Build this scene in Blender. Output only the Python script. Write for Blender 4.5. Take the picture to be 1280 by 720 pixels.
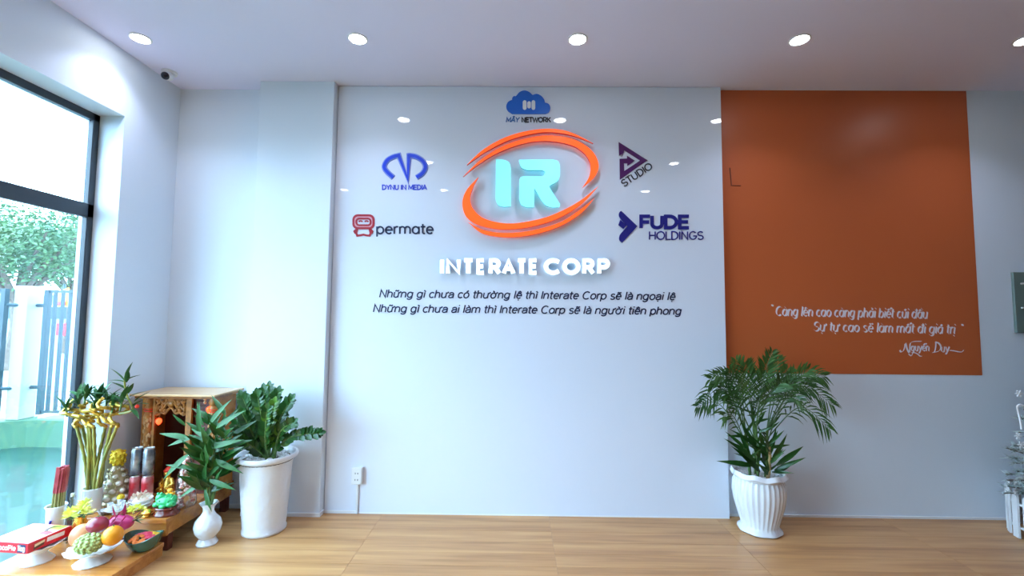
import bpy, bmesh, math, random, unicodedata
from mathutils import Vector, Matrix
for o in list(bpy.data.objects): bpy.data.objects.remove(o)
random.seed(7)
SC = bpy.context.scene; COL = SC.collection
PI = math.pi
# ---------------------------------------------------------------- camera
F = 570.1; CAMH = 1.427
_p, _r, _y = math.radians(3.711), math.radians(0.515), math.radians(0.661)
fw = Vector((-math.sin(_y)*math.cos(_p), math.cos(_y)*math.cos(_p), math.sin(_p)))
rt0 = Vector((math.cos(_y), math.sin(_y), 0)); up0 = rt0.cross(fw)
rt = rt0*math.cos(_r)+up0*math.sin(_r); up = rt.cross(fw)
cd = bpy.data.cameras.new('camera'); cam = bpy.data.objects.new('camera', cd); COL.objects.link(cam)
cd.sensor_width = 36; cd.lens = F/1280*36; cd.clip_start = .05; cd.clip_end = 500
cam.matrix_world = Matrix(((rt.x, up.x, -fw.x, 0), (rt.y, up.y, -fw.y, 0), (rt.z, up.z, -fw.z, CAMH), (0, 0, 0, 1)))
SC.camera = cam
def at(u, v, x=None, y=None, z=None):
    "point of the room seen at photo pixel (u, v) on the given plane"
    d = fw+rt*((u-640)/F)-up*((v-360)/F)
    if x is not None: t = x/d.x
    elif y is not None: t = y/d.y
    else: t = (z-CAMH)/d.z
    return Vector((0, 0, CAMH))+d*t
# ---------------------------------------------------------------- world, exposure, lamps
w = bpy.data.worlds.new('world'); SC.world = w; w.use_nodes = True
wn = w.node_tree; bg = wn.nodes['Background']
bg.inputs[0].default_value = (0.545, 0.83, 1.12, 1); bg.inputs[1].default_value = 8.8
vs = SC.view_settings; vs.view_transform = 'Standard'; vs.look = 'None'; vs.gamma = 1; vs.use_curve_mapping = False
vs.exposure = 0.74
LAMP_W = 2.2; LAMP_COL = (0.76, 0.83, 1.10)

# ---------------------------------------------------------------- materials
def mat(name, col, rough=.5, metal=0, noise=0, nscale=8, bump=0, bscale=40, coat=0, emit=None, estr=0, trans=0, ior=1.5, alpha=1, sub=0, col2=None, stretch=None, spec=.5):
    m = bpy.data.materials.new(name); m.use_nodes = True; nt = m.node_tree; n = nt.nodes; l = nt.links
    b = n['Principled BSDF']
    b.inputs['Base Color'].default_value = (*col, 1); b.inputs['Roughness'].default_value = rough
    b.inputs['Metallic'].default_value = metal; b.inputs['Coat Weight'].default_value = coat
    b.inputs['Coat Roughness'].default_value = .05
    b.inputs['Transmission Weight'].default_value = trans; b.inputs['IOR'].default_value = ior
    b.inputs['Alpha'].default_value = alpha; b.inputs['Specular IOR Level'].default_value = spec
    if sub: b.inputs['Subsurface Weight'].default_value = sub; b.inputs['Subsurface Scale'].default_value = .02
    if emit: b.inputs['Emission Color'].default_value = (*emit, 1); b.inputs['Emission Strength'].default_value = estr
    tc = mp = None
    def coords():
        nonlocal tc, mp
        if not mp:
            tc = n.new('ShaderNodeTexCoord'); mp = n.new('ShaderNodeMapping'); l.new(tc.outputs['Object'], mp.inputs['Vector'])
            if stretch: mp.inputs['Scale'].default_value = stretch
        return mp.outputs['Vector']
    if noise or col2:
        t = n.new('ShaderNodeTexNoise'); t.inputs['Scale'].default_value = nscale; t.inputs['Detail'].default_value = 5
        l.new(coords(), t.inputs['Vector'])
        r = n.new('ShaderNodeValToRGB'); l.new(t.outputs['Fac'], r.inputs['Fac'])
        c2 = col2 or tuple(min(1, c*(1+noise)) for c in col); c1 = col if col2 else tuple(c*(1-noise) for c in col)
        r.color_ramp.elements[0].position = .35; r.color_ramp.elements[1].position = .65
        r.color_ramp.elements[0].color = (*c1, 1); r.color_ramp.elements[1].color = (*c2, 1)
        l.new(r.outputs['Color'], b.inputs['Base Color'])
    if bump:
        t = n.new('ShaderNodeTexNoise'); t.inputs['Scale'].default_value = bscale; t.inputs['Detail'].default_value = 4
        l.new(coords(), t.inputs['Vector'])
        bp = n.new('ShaderNodeBump'); bp.inputs['Strength'].default_value = bump; bp.inputs['Distance'].default_value = .01
        l.new(t.outputs['Fac'], bp.inputs['Height']); l.new(bp.outputs['Normal'], b.inputs['Normal'])
    return m
def plank_mat(name, c1, c2, c3, rough=.35, coat=0):
    "long wood grain along X, each object shifted by its own random number"
    m = bpy.data.materials.new(name); m.use_nodes = True; nt = m.node_tree; n = nt.nodes; l = nt.links
    b = n['Principled BSDF']; b.inputs['Roughness'].default_value = rough; b.inputs['Coat Weight'].default_value = coat
    tc = n.new('ShaderNodeTexCoord'); oi = n.new('ShaderNodeObjectInfo')
    mul = n.new('ShaderNodeMath'); mul.operation = 'MULTIPLY'; mul.inputs[1].default_value = 37; l.new(oi.outputs['Random'], mul.inputs[0])
    ad = n.new('ShaderNodeVectorMath'); ad.operation = 'ADD'; l.new(tc.outputs['Object'], ad.inputs[0]); l.new(mul.outputs[0], ad.inputs[1])
    mp = n.new('ShaderNodeMapping'); mp.inputs['Scale'].default_value = (1.1, 15, 15); l.new(ad.outputs[0], mp.inputs['Vector'])
    t = n.new('ShaderNodeTexNoise'); t.inputs['Scale'].default_value = 1; t.inputs['Detail'].default_value = 5; t.inputs['Distortion'].default_value = .35
    l.new(mp.outputs[0], t.inputs['Vector'])
    mp2 = n.new('ShaderNodeMapping'); mp2.inputs['Scale'].default_value = (3, 120, 120); l.new(ad.outputs[0], mp2.inputs['Vector'])
    t2 = n.new('ShaderNodeTexNoise'); t2.inputs['Scale'].default_value = 1; t2.inputs['Detail'].default_value = 3; l.new(mp2.outputs[0], t2.inputs['Vector'])
    mx = n.new('ShaderNodeMath'); mx.operation = 'MULTIPLY_ADD'; mx.inputs[1].default_value = .22; l.new(t2.outputs['Fac'], mx.inputs[0])
    sb = n.new('ShaderNodeMath'); sb.operation = 'SUBTRACT'; sb.inputs[1].default_value = .11; l.new(t.outputs['Fac'], sb.inputs[0]); l.new(sb.outputs[0], mx.inputs[2])
    r = n.new('ShaderNodeValToRGB'); l.new(mx.outputs[0], r.inputs['Fac'])
    r.color_ramp.elements[0].position = .3; r.color_ramp.elements[0].color = (*c1, 1)
    r.color_ramp.elements[1].position = .72; r.color_ramp.elements[1].color = (*c3, 1)
    e = r.color_ramp.elements.new(.5); e.color = (*c2, 1)
    l.new(r.outputs['Color'], b.inputs['Base Color'])
    return m
def glass_mat(name, tint=(1, 1, 1), refl=1.0, rough=.0):
    m = bpy.data.materials.new(name); m.use_nodes = True; nt = m.node_tree; n = nt.nodes; l = nt.links
    n.clear(); o = n.new('ShaderNodeOutputMaterial'); mx = n.new('ShaderNodeMixShader'); tr = n.new('ShaderNodeBsdfTransparent'); gl = n.new('ShaderNodeBsdfGlossy')
    fr = n.new('ShaderNodeLayerWeight'); fr.inputs['Blend'].default_value = .5
    pw = n.new('ShaderNodeMath'); pw.operation = 'POWER'; pw.inputs[1].default_value = 5; l.new(fr.outputs['Facing'], pw.inputs[0])
    mu = n.new('ShaderNodeMath'); mu.operation = 'MULTIPLY_ADD'; mu.inputs[1].default_value = .95*refl; mu.inputs[2].default_value = .045*refl
    tr.inputs[0].default_value = (*tint, 1); gl.inputs['Roughness'].default_value = rough
    l.new(pw.outputs[0], mu.inputs[0]); l.new(mu.outputs[0], mx.inputs[0]); l.new(tr.outputs[0], mx.inputs[1]); l.new(gl.outputs[0], mx.inputs[2]); l.new(mx.outputs[0], o.inputs[0])
    return m
M = {}
M['wall'] = mat('wall paint', (.74, .82, .91), .6, bump=.03, bscale=60)
M['ceil'] = mat('ceiling paint', (.80, .80, 1.0), .7, bump=.02, bscale=50)
M['panel'] = mat('white back painted glass', (.77, .83, .94), .012, coat=0)
M['orange'] = mat('orange paint', (.56, .125, .035), .38, bump=.02, bscale=90)
M['groove'] = mat('shaded orange', (.16, .03, .01), .5)  # wall orange darkened, the groove's shade put into the colour
M['frame'] = mat('dark slate frame', (.030, .040, .055), .35)
M['glass'] = glass_mat('window glass', (.95, .985, .98))
M['plank'] = plank_mat('oak plank', (.37, .180, .062), (.51, .265, .10), (.62, .35, .145), .38)
M['plankbase'] = mat('dark joint', (.20, .12, .06), .6)
M['white'] = mat('white trim', (.82, .84, .86), .4)
M['ceramic'] = mat('white ceramic', (.82, .84, .87), .18, coat=.3)
M['potrough'] = mat('white glazed rough pot', (.80, .82, .86), .3, bump=1.0, bscale=14)
M['pebble'] = mat('white pebbles', (.75, .77, .78), .5, noise=.15, nscale=60)
M['soil'] = mat('dark soil', (.015, .012, .01), .8)
M['leafz'] = mat('glossy dark leaf', (.010, .060, .010), .3, col2=(.025, .12, .012), nscale=6)
M['leafy'] = mat('young yellow green leaf', (.09, .22, .02), .35)
M['leafb'] = mat('bright leaf', (.018, .10, .022), .48, col2=(.045, .19, .04), nscale=7)
M['leafp'] = mat('palm leaf', (.022, .085, .018), .42, col2=(.06, .16, .03), nscale=5)
M['stem'] = mat('green stem', (.10, .20, .05), .5, noise=.3, nscale=30)
M['cane'] = mat('golden green cane', (.15, .18, .03), .35, col2=(.36, .30, .05), nscale=12)
M['gold'] = mat('gold', (.95, .62, .12), .25, metal=.9, bump=.3, bscale=60)
M['goldy'] = mat('yellow gold', (.85, .60, .03), .35, metal=.3, bump=.4, bscale=80)
M['wood'] = plank_mat('lacquered orange wood', (.40, .14, .028), (.56, .22, .045), (.66, .29, .07), .22, .4)
M['woodlt'] = plank_mat('light lacquered wood', (.60, .33, .13), (.68, .40, .17), (.75, .47, .22), .3, .3)
M['wooddk'] = mat('dark red brown wood', (.11, .022, .012), .35, noise=.25, nscale=10)
M['carve'] = mat('carved honey wood', (.42, .17, .035), .35, noise=.3, nscale=25)
M['redlamp'] = mat('red lamp', (.9, .05, .01), .3, emit=(1, .06, .015), estr=3.0)
M['redball'] = mat('red ball', (.9, .05, .02), .3)
M['cyan'] = mat('cyan lit acrylic', (.30, .85, .88), .25, emit=(.20, .93, .95), estr=.42)
M['cyanedge'] = mat('blue acrylic edge', (.12, .50, .72), .3)
M['sigor'] = mat('orange lit acrylic', (.95, .12, .02), .25, emit=(1, .10, .012), estr=.55)
M['sigpink'] = mat('pink red acrylic edge', (.75, .06, .06), .3)
M['ltwhite'] = mat('white lit acrylic', (.85, .95, .97), .2, emit=(.86, .97, 1), estr=.9)
M['navy'] = mat('navy vinyl', (.012, .02, .07), .4)
M['navy2'] = mat('dark navy blue vinyl', (.012, .012, .22), .4)
M['royal'] = mat('royal blue vinyl', (.012, .06, .70), .4)
M['palebl'] = mat('pale blue vinyl', (.40, .58, .85), .4)
M['sky'] = mat('sky blue vinyl', (.012, .15, .68), .35)
M['midbl'] = mat('mid blue vinyl', (.05, .16, .42), .4)
M['black'] = mat('black vinyl', (.01, .012, .03), .4)
M['crim'] = mat('crimson vinyl', (.42, .008, .025), .4)
M['pinkv'] = mat('pink vinyl', (.80, .38, .45), .4)
M['purple'] = mat('plum vinyl', (.085, .008, .12), .4)
M['whiteprint'] = mat('white paint strokes', (.80, .74, .78), .5)
M['plastic'] = mat('white plastic', (.80, .82, .84), .3)
M['blackgl'] = mat('black dome', (.008, .01, .018), .08)
M['red'] = mat('red card', (.62, .010, .022), .3)
M['cardw'] = mat('white card', (.80, .78, .80), .3, noise=.05, nscale=14)
M['bluecard'] = mat('navy card', (.02, .03, .10), .3)
M['choc'] = mat('chocolate brown', (.10, .03, .01), .4)
M['cream'] = mat('cream', (.85, .70, .45), .4)
M['lime'] = mat('lime print', (.45, .62, .06), .35)
def emi(name, col, s): return mat(name, (0, 0, 0), .5, emit=col, estr=s)
M['lamp'] = emi('lamp diffuser', (.93, .97, 1), 30)

# ---------------------------------------------------------------- mesh helpers
class MB:
    def __init__(s): s.v = []; s.f = []
    def add(s, vs_, fs_):
        k = len(s.v); s.v += [tuple(v) for v in vs_]; s.f += [tuple(i+k for i in f) for f in fs_]; return s
    def box(s, x0, x1, y0, y1, z0, z1, b=0, rz=0, piv=None):
        bm = bmesh.new(); bmesh.ops.create_cube(bm, size=1)
        for v in bm.verts: v.co = Vector(((x0+x1)/2+v.co.x*(x1-x0), (y0+y1)/2+v.co.y*(y1-y0), (z0+z1)/2+v.co.z*(z1-z0)))
        if b: bmesh.ops.bevel(bm, geom=bm.edges[:], offset=b, segments=2, affect='EDGES', profile=.5)
        if rz: bmesh.ops.rotate(bm, verts=bm.verts, cent=piv or ((x0+x1)/2, (y0+y1)/2, z0), matrix=Matrix.Rotation(rz, 3, 'Z'))
        bm.verts.index_update(); s.add([v.co[:] for v in bm.verts], [[v.index for v in f.verts] for f in bm.faces]); bm.free(); return s
    def tube(s, pts, r, seg=8, cap=True):
        pts = [Vector(p) for p in pts]; n = len(pts)
        rs = r if isinstance(r, (list, tuple)) else [r]*n
        k = len(s.v); prev = None
        for i, p in enumerate(pts):
            t = (pts[min(i+1, n-1)]-pts[max(i-1, 0)]); t = t.normalized() if t.length else Vector((0, 0, 1))
            if prev is None: a = t.orthogonal().normalized()
            else:
                a = prev-t*prev.dot(t); a = a.normalized() if a.length > 1e-6 else t.orthogonal().normalized()
            prev = a; b = t.cross(a)
            for j in range(seg):
                th = 2*PI*j/seg; s.v.append(tuple(p+(a*math.cos(th)+b*math.sin(th))*rs[i]))
        for i in range(n-1):
            for j in range(seg):
                j2 = (j+1) % seg; s.f.append((k+i*seg+j, k+i*seg+j2, k+(i+1)*seg+j2, k+(i+1)*seg+j))
        if cap: s.f.append(tuple(k+j for j in reversed(range(seg)))); s.f.append(tuple(k+(n-1)*seg+j for j in range(seg)))
        return s
    def lathe(s, prof, c=(0, 0, 0), seg=32, rfun=None, sx=1, sy=1):
        "profile of (r, z) from bottom to top; rfun(theta, i, r) can flute or wave it"
        k = len(s.v); n = len(prof)
        for i, (r, z) in enumerate(prof):
            for j in range(seg):
                th = 2*PI*j/seg; rr, zz = (rfun(th, i, r, z) if rfun else (r, z))
                s.v.append((c[0]+rr*math.cos(th)*sx, c[1]+rr*math.sin(th)*sy, c[2]+zz))
        for i in range(n-1):
            for j in range(seg):
                j2 = (j+1) % seg; s.f.append((k+i*seg+j, k+i*seg+j2, k+(i+1)*seg+j2, k+(i+1)*seg+j))
        s.f.append(tuple(k+j for j in reversed(range(seg)))); s.f.append(tuple(k+(n-1)*seg+j for j in range(seg)))
        return s
    def ball(s, c, r, seg=12, rings=8, sc=(1, 1, 1), jit=0, rot=None):
        k = len(s.v); c = Vector(c)
        def P(v):
            v = Vector((v[0]*sc[0], v[1]*sc[1], v[2]*sc[2]))*r*(1+random.uniform(-jit, jit))
            if rot: v = rot @ v
            return tuple(c+v)
        s.v.append(P((0, 0, -1)))
        for i in range(1, rings):
            ph = -PI/2+PI*i/rings
            for j in range(seg): s.v.append(P((math.cos(ph)*math.cos(2*PI*j/seg), math.cos(ph)*math.sin(2*PI*j/seg), math.sin(ph))))
        s.v.append(P((0, 0, 1))); top = len(s.v)-1
        for j in range(seg):
            j2 = (j+1) % seg; s.f.append((k, k+1+j2, k+1+j)); s.f.append((top, k+1+(rings-2)*seg+j, k+1+(rings-2)*seg+j2))
            for i in range(rings-2): s.f.append((k+1+i*seg+j, k+1+i*seg+j2, k+1+(i+1)*seg+j2, k+1+(i+1)*seg+j))
        return s
    def prism(s, pts, y0, y1):
        "polygon given as 3D points on a wall, extruded along Y from y0 (wall) to y1 (front, smaller y)"
        n = len(pts); k = len(s.v)
        for p in pts: s.v.append((p[0], y1, p[2]))
        for p in pts: s.v.append((p[0], y0, p[2]))
        s.f.append(tuple(range(k, k+n))); 
        for i in range(n): s.f.append((k+i, k+n+i, k+n+(i+1) % n, k+(i+1) % n))
        return s
    def build(s, name, m, parent=None, smooth=False, bevel=0):
        org = Vector((0, 0, 0))
        if parent is not None:
            p = parent
            while p.parent: p = p.parent
            org = p.location
        me = bpy.data.meshes.new(name); me.from_pydata([(v[0]-org.x, v[1]-org.y, v[2]-org.z) for v in s.v], [], s.f); me.update()
        o = bpy.data.objects.new(name, me); COL.objects.link(o)
        if parent is not None: o.parent = parent
        me.materials.append(M[m] if isinstance(m, str) else m)
        bm = bmesh.new(); bm.from_mesh(me); bmesh.ops.recalc_face_normals(bm, faces=bm.faces); bm.to_mesh(me); bm.free()
        if smooth:
            me.polygons.foreach_set('use_smooth', [True]*len(me.polygons))
            md = None
            try: me.set_sharp_from_angle(angle=math.radians(50))
            except Exception: pass
        return o
def tag(o, label=None, cat=None, group=None, kind=None):
    if label: o['label'] = label
    if cat: o['category'] = cat
    if group: o['group'] = group
    if kind: o['kind'] = kind
    return o
def thing(name, loc, label, cat, group=None):
    o = bpy.data.objects.new(name, None); o.empty_display_size = .1; COL.objects.link(o); o.location = loc
    return tag(o, label, cat, group)
def struct(name, mb, m, smooth=False): return tag(mb.build(name, m, None, smooth), kind='structure')
def smoothpts(P, k=6, closed=False):
    "Catmull-Rom through 2D points"
    out = []; n = len(P)
    R = range(n) if closed else range(n-1)
    for i in R:
        p0 = P[(i-1) % n] if closed or i > 0 else P[0]; p1 = P[i]; p2 = P[(i+1) % n]; p3 = P[(i+2) % n] if closed or i+2 < n else P[n-1]
        for j in range(k):
            t = j/k
            out.append(tuple(.5*((2*p1[a])+(-p0[a]+p2[a])*t+(2*p0[a]-5*p1[a]+4*p2[a]-p3[a])*t*t+(-p0[a]+3*p1[a]-3*p2[a]+p3[a])*t**3) for a in range(len(p1))))
    if not closed: out.append(tuple(P[-1]))
    return out
# ================================================================ the room
H = 3.2; XL = -2.663; XF = -2.829; YB = 3.457; YP = 3.396; YR = 3.44; YC = 3.328; XPL = -1.395; XPR = 1.541; XR = 8.0; YN = -4.5; YJ = 2.973; ZT = 2.762
b = MB(); b.box(-2.885, XR+.2, 1.99, 3.75, -.15, -.006); b.box(-3.02+.13, XR+.2, YN-.2, 1.99, -.15, 0)
floor = struct('floor', b, 'plank')
pm = {}
def plank(x0, x1, y0, y1):
    key = (round(x1-x0, 3), round(y1-y0, 3)); g = .0007
    if key not in pm:
        m_ = MB().box(-(x1-x0)/2+g, (x1-x0)/2-g, -(y1-y0)/2+g, (y1-y0)/2-g, -.0055, 0, b=.0006)
        o = m_.build('plank', 'plank', floor); pm[key] = o.data
        o.location = ((x0+x1)/2, (y0+y1)/2, 0)
    else:
        o = bpy.data.objects.new('plank', pm[key]); COL.objects.link(o); o.parent = floor; o.location = ((x0+x1)/2, (y0+y1)/2, 0)
rw = .1437; yy = YB
ys = []
y1 = 3.44
while y1 > 2.0: ys.append((max(y1-rw, 1.99), y1)); y1 -= rw
xs = [-2.16-1.2+1.2*k for k in range(11)]
for i, (a, c_) in enumerate(ys):
    for x0 in xs:
        xa, xb = max(x0, -2.66), min(x0+1.2, XR)
        if xb-xa > .02: plank(xa, xb, a, c_)
ceiling = struct('ceiling', MB().box(-3.02, XR+.2, YN-.2, 3.75, H, H+.2), 'ceil')
b = MB(); b.box(-2.861, XL, YJ, 3.75, 0, H); b.box(-2.885, -2.861, YJ-.045, 3.75, -.15, H)
b.box(-2.861, XL, YN-.2, YJ, ZT, H); b.box(-2.885, -2.861, YN-.2, YJ-.045, ZT-.045, H)
b.box(-2.885, XL, YN-.2, -.3, 0, ZT)
struct('wall_left', b, 'wall')
struct('wall_back', MB().box(XL, -1.95, YB, 3.75, 0, H).box(-1.96, XPL, YC, 3.75, 0, H, b=.004).box(XPL, XPR, YP+.012, 3.75, 0, H).box(XPR, XR, YR, 3.75, 0, H), 'wall')
M['wallfar'] = mat('greige paint', (.42, .43, .44), .7)
struct('wall_right', MB().box(XR, XR+.2, YN-.2, 3.75, 0, H), 'wallfar')
struct('wall_front', MB().box(-3.02, XR+.2, YN-.4, YN-.2, 0, H), 'wallfar')
# baseboards
struct('baseboard_left', MB().box(XL, -1.955, YB-.008, YB, 0, .03).box(-1.96, XPL+.006, YC-.008, YC, 0, .028, b=.002).box(XPL-.001, XPL+.007, YC, YP, 0, .028, b=.002), 'white')
struct('baseboard_back', MB().box(XPL+.007, XPR-.002, YP-.005, YP, 0, .006).box(XPL+.007, -1.157, YP-.010, YP-.004, 0, .022, b=.002), 'white')
struct('baseboard_right', MB().box(XPR, XR, YR-.009, YR, 0, .016), 'white')
gp = MB().box(XPL+.006, XPR, YP, YP+.012, .001, H-.003, b=.0015).build('glass_wall_panel', 'panel')
tag(gp, 'wide glossy white back-painted glass panel carrying all the logos, between column and orange wall', 'wall panel')
# orange painted field
of = MB().box(XPR+.006, 3.436, YR-.003, YR+.001, 1.033, H-.004).build('painted_field', 'orange'); of['kind'] = 'structure'; of.name = 'trim_1'
lb = MB(); P = [at(912, 210, y=YR), at(914, 232, y=YR), at(925.5, 232.3, y=YR)]
lb.tube([p-Vector((0, .004, 0)) for p in P], .0045, 6)
tag(lb.build('wall_bracket', 'groove'), 'small dark L-shaped strip coloured as groove shade at upper left of the orange wall', 'bracket')
# window
b = MB()
def frame_bar(y0, y1, z0, z1):
    b.box(XF-.032, XF, y0, y1, z0, z1, b=.003)
frame_bar(YJ-.045, YJ, 0, ZT); frame_bar(-.3, YJ, ZT-.05, ZT); frame_bar(-.3, YJ, 2.06, 2.152); frame_bar(-.3, YJ, 0, .045)
frame_bar(-.3, -.25, 0, ZT)
for ym in (1.42,): frame_bar(ym-.04, ym+.04, 0, ZT)
win = struct('window_1', b, 'frame')
for y0, y1 in ((-.25, 1.38), (1.46, YJ-.045)):
    for z0, z1 in ((.045, 2.06), (2.152, ZT-.05)):
        MB().box(XF-.023, XF-.018, y0-.005, y1+.005, z0-.005, z1+.005).build('glass_pane', 'glass', win)
# ================================================================ outside
M['teal'] = mat('teal painted floor', (.013, .050, .040), .3, col2=(.020, .068, .052), nscale=3, stretch=(1, 3, 1), spec=.25)
M['green'] = mat('green painted plinth', (.045, .125, .07), .6, noise=.05, nscale=6)
M['street'] = mat('pale street', (.22, .25, .26), .8, noise=.1, nscale=.7)
M['steel'] = mat('blue grey railing', (.02, .05, .065), .4)
M['postw'] = mat('white render', (.30, .31, .29), .7)
M['bark'] = mat('bark', (.12, .09, .07), .8, noise=.3, nscale=12)
M['treeleaf'] = mat('tree leaf', (.035, .11, .05), .5, col2=(.09, .17, .06), nscale=1.2)
M['haze'] = mat('pale building', (.25, .28, .30), .8)
M['ywl'] = mat('yellow sign', (.85, .55, .03), .5)
struct('ground', MB().box(-9, -2.885, -9, 5.06, -.2, -.03), 'teal')
tag(MB().box(-80, 40, -60, 90, -.6, -.45).build('street', 'street'), kind='structure')
pc = Vector((-5.36, 5.02)); dl = Vector((-2.64, -1.35)).normalized()
def wallseg(m_, a, d, L, w, z0, z1):
    nrm = Vector((-d.y, d.x)); 
    q = [a, a+d*L, a+d*L+nrm*w, a+nrm*w]
    k = [(p.x, p.y, z0) for p in q]+[(p.x, p.y, z1) for p in q]
    m_.add(k, [(0, 1, 2, 3), (7, 6, 5, 4), (0, 4, 5, 1), (1, 5, 6, 2), (2, 6, 7, 3), (3, 7, 4, 0)])
zp = at(60, 526, y=5.02).z
b = MB(); b.box(-5.36, -2.6, 5.02, 5.3, -.45, zp); wallseg(b, pc, dl, 5, -.25, -.45, zp)
tag(b.build('low_wall', 'green'), 'mint green low garden wall carrying the railing, seen through the window', 'wall')
zt_ = at(30, 357, y=5.02).z
b = MB().box(at(12, 440, y=5.03).x, at(29, 440, y=5.03).x, 5.03, 5.21, zp, zt_, b=.01)
tag(b.build('gate_pillar', 'postw'), 'white square pillar on the green low wall outside the window', 'pillar')
zr0, zr1 = at(60, 519, y=5.1).z, at(60, 362, y=5.1).z
def railing(a, d, L, n, label):
    r = thing('railing', (a.x, a.y, zr0), label, 'railing', None)
    P = lambda t, z: (a.x+d.x*t, a.y+d.y*t, z)
    for z in (zr0+.03, zr1-.02): MB().tube([P(0, z), P(L, z)], .02, 4).build('rail', 'steel', r)
    for i in range(n):
        t = .02+(L-.04)*i/(n-1)
        MB().tube([P(t, zr0 if i in (0, n-1) else zr0+.03), P(t, zr1)], .034 if i in (0, n-1) else .019, 4).build('bar', 'steel', r)
    for z in (zr1-.18, zr0+.3): MB().tube([P(-.10, z), P(.02, z)], .02, 6).build('hinge', 'steel', r)
    return r
railing(Vector((at(53, 440, y=5.14).x, 5.14)), Vector((1, 0)), 2.2, 26, 'blue-grey metal railing right of the white pillar outside')
railing(Vector((-5.66, 5.00)), dl, 2.2, 14, 'blue-grey metal railing left of the white pillar, at the photo edge')
def tree(base, h, spread, label, seed, nleaf=7000, z0=1.6):
    rd = random.Random(seed); base = Vector(base)
    r = thing('street_tree', base, label, 'tree')
    MB().tube([base, base+Vector((.2, 0, h*.25)), base+Vector((0, .1, h*.42))], [.22, .17, .15], 8).build('trunk', 'bark', r)
    f = MB(); ends = []
    for i in range(9):
        a = 2*PI*i/9+rd.uniform(-.3, .3); L = spread*rd.uniform(.5, 1)
        s_ = base+Vector((0, .1, h*.40)); m1 = s_+Vector((math.cos(a)*L*.4, math.sin(a)*L*.4, h*.22)); e = s_+Vector((math.cos(a)*L, math.sin(a)*L, h*rd.uniform(.34, .5)))
        MB().tube([s_, m1, e], [.11, .07, .03], 6).build('branch', 'bark', r); ends += [m1, e, (m1+e)/2]
        for q in range(3):
            e2 = m1.lerp(e, .3+.3*q)+Vector((rd.uniform(-1, 1), rd.uniform(-1, 1), rd.uniform(.3, 1)))*spread*.22
            ends.append(e2)
    for i in range(nleaf):
        c_ = rd.choice(ends)+Vector((rd.gauss(0, spread*.16), rd.gauss(0, spread*.16), rd.gauss(0, h*.055)))
        s_ = rd.uniform(.045, .095)*base.y/15; u_ = Vector((rd.gauss(0, 1), rd.gauss(0, 1), rd.gauss(0, .5))).normalized(); v_ = u_.orthogonal().normalized()
        f.add([c_-u_*s_, c_-v_*s_*.5, c_+u_*s_, c_+v_*s_*.5], [(0, 1, 2, 3)])
    tag(f.build('foliage', 'treeleaf', r), kind='stuff')
p1_ = at(15, 400, y=15)
tree((p1_.x, 15, -.45), 5.5, 2.9, 'large green street tree beyond the railing, left of the window view', 3, 11000)
p2_ = at(84, 400, y=21.5)
tree((p2_.x, 21.5, -.45), 6.6, 2.9, 'slimmer green street tree nearest the window jamb, behind the railing', 5, 9000)
tree((-38, 40, -.45), 9.5, 5.0, 'distant pale green tree row end beyond the street', 9, 6000)
s0 = at(79, 381, y=11)
r = thing('street_sign', (s0.x, 11, -.45), 'yellow and red street sign seen between the railing bars', 'sign')
MB().tube([(s0.x, 11, -.45), (s0.x, 11, s0.z+.5)], .03, 6).build('pole', 'steel', r)
MB().prism([(s0.x-.26, 0, s0.z-.05), (s0.x+.22, 0, s0.z-.05), (s0.x+.12, 0, s0.z+.42), (s0.x-.06, 0, s0.z+.34)], 11, 10.97).build('sign_board', 'ywl', r)
MB().box(s0.x-.2, s0.x+.1, 10.95, 10.965, s0.z-.02, s0.z+.08).build('red_band', 'red', r)
MB().box(s0.x-.08, s0.x+.12, 10.95, 10.99, s0.z-.75, s0.z-.45).build('lower_sign', 'red', r)
b = MB(); b.box(-60, -12, 44, 50, -.45, 3.2)
bl = thing('distant_building', (-30, 44, -.45), 'pale low building far across the street', 'building')
b.build('wall', 'haze', bl); MB().box(-60.5, -11.5, 43.6, 50, 3.2, 3.5).build('roof', 'white', bl)
for i in range(8): MB().box(-50+i*4.5, -48+i*4.5, 43.95, 44.02, .9, 2.2).build('window', 'steel', bl)
# ================================================================ ceiling lights and camera dome
XLT = [-2.44, -1.035, .372, 1.775, 3.19]
places = {0: 'over the window side corner', 1: 'second from the left', 2: 'in the middle of the front row', 3: 'above the orange wall', 4: 'at the right edge of the photo', 5: 'beyond the right edge'}
dl_root = None
def downlight(x, y, label):
    global dl_root
    if dl_root is None:
        r = thing('downlight', (x, y, H), label, 'ceiling light', 'recessed round downlights in the ceiling')
        MB().lathe([(.050, 0), (.062, 0), (.062, -.004), (.056, -.007), (.050, -.004)], (x, y, H), 32).build('trim_ring', 'white', r, True)
        MB().lathe([(.054, -.001), (.054, -.0045)], (x, y, H), 32).build('diffuser', 'lamp', r)
        dl_root = r
    else:
        r = dl_root.copy(); COL.objects.link(r); r.location = (x, y, H); r['label'] = label
        for ch in dl_root.children:
            c_ = ch.copy(); COL.objects.link(c_); c_.parent = r
    L = bpy.data.lights.new('downlight_lamp', 'AREA'); L.shape = 'DISK'; L.size = .10; L.energy = LAMP_W; L.color = LAMP_COL; L.spread = 2.0
    if dl_root is not r: pass
    o = bpy.data.objects.new('lamp', L); COL.objects.link(o); o.location = (x, y, H-.010)
    return r
rows = [2.80, 1.67, .52]
names = ['leftmost round ceiling downlight, near the window wall', 'second round ceiling downlight from the left, above the left logos', 'middle round ceiling downlight, above the orange rings', 'fourth round ceiling downlight from the left, above the orange wall', 'round ceiling downlight cut by the right photo edge', 'round ceiling downlight beyond the right photo edge']
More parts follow.
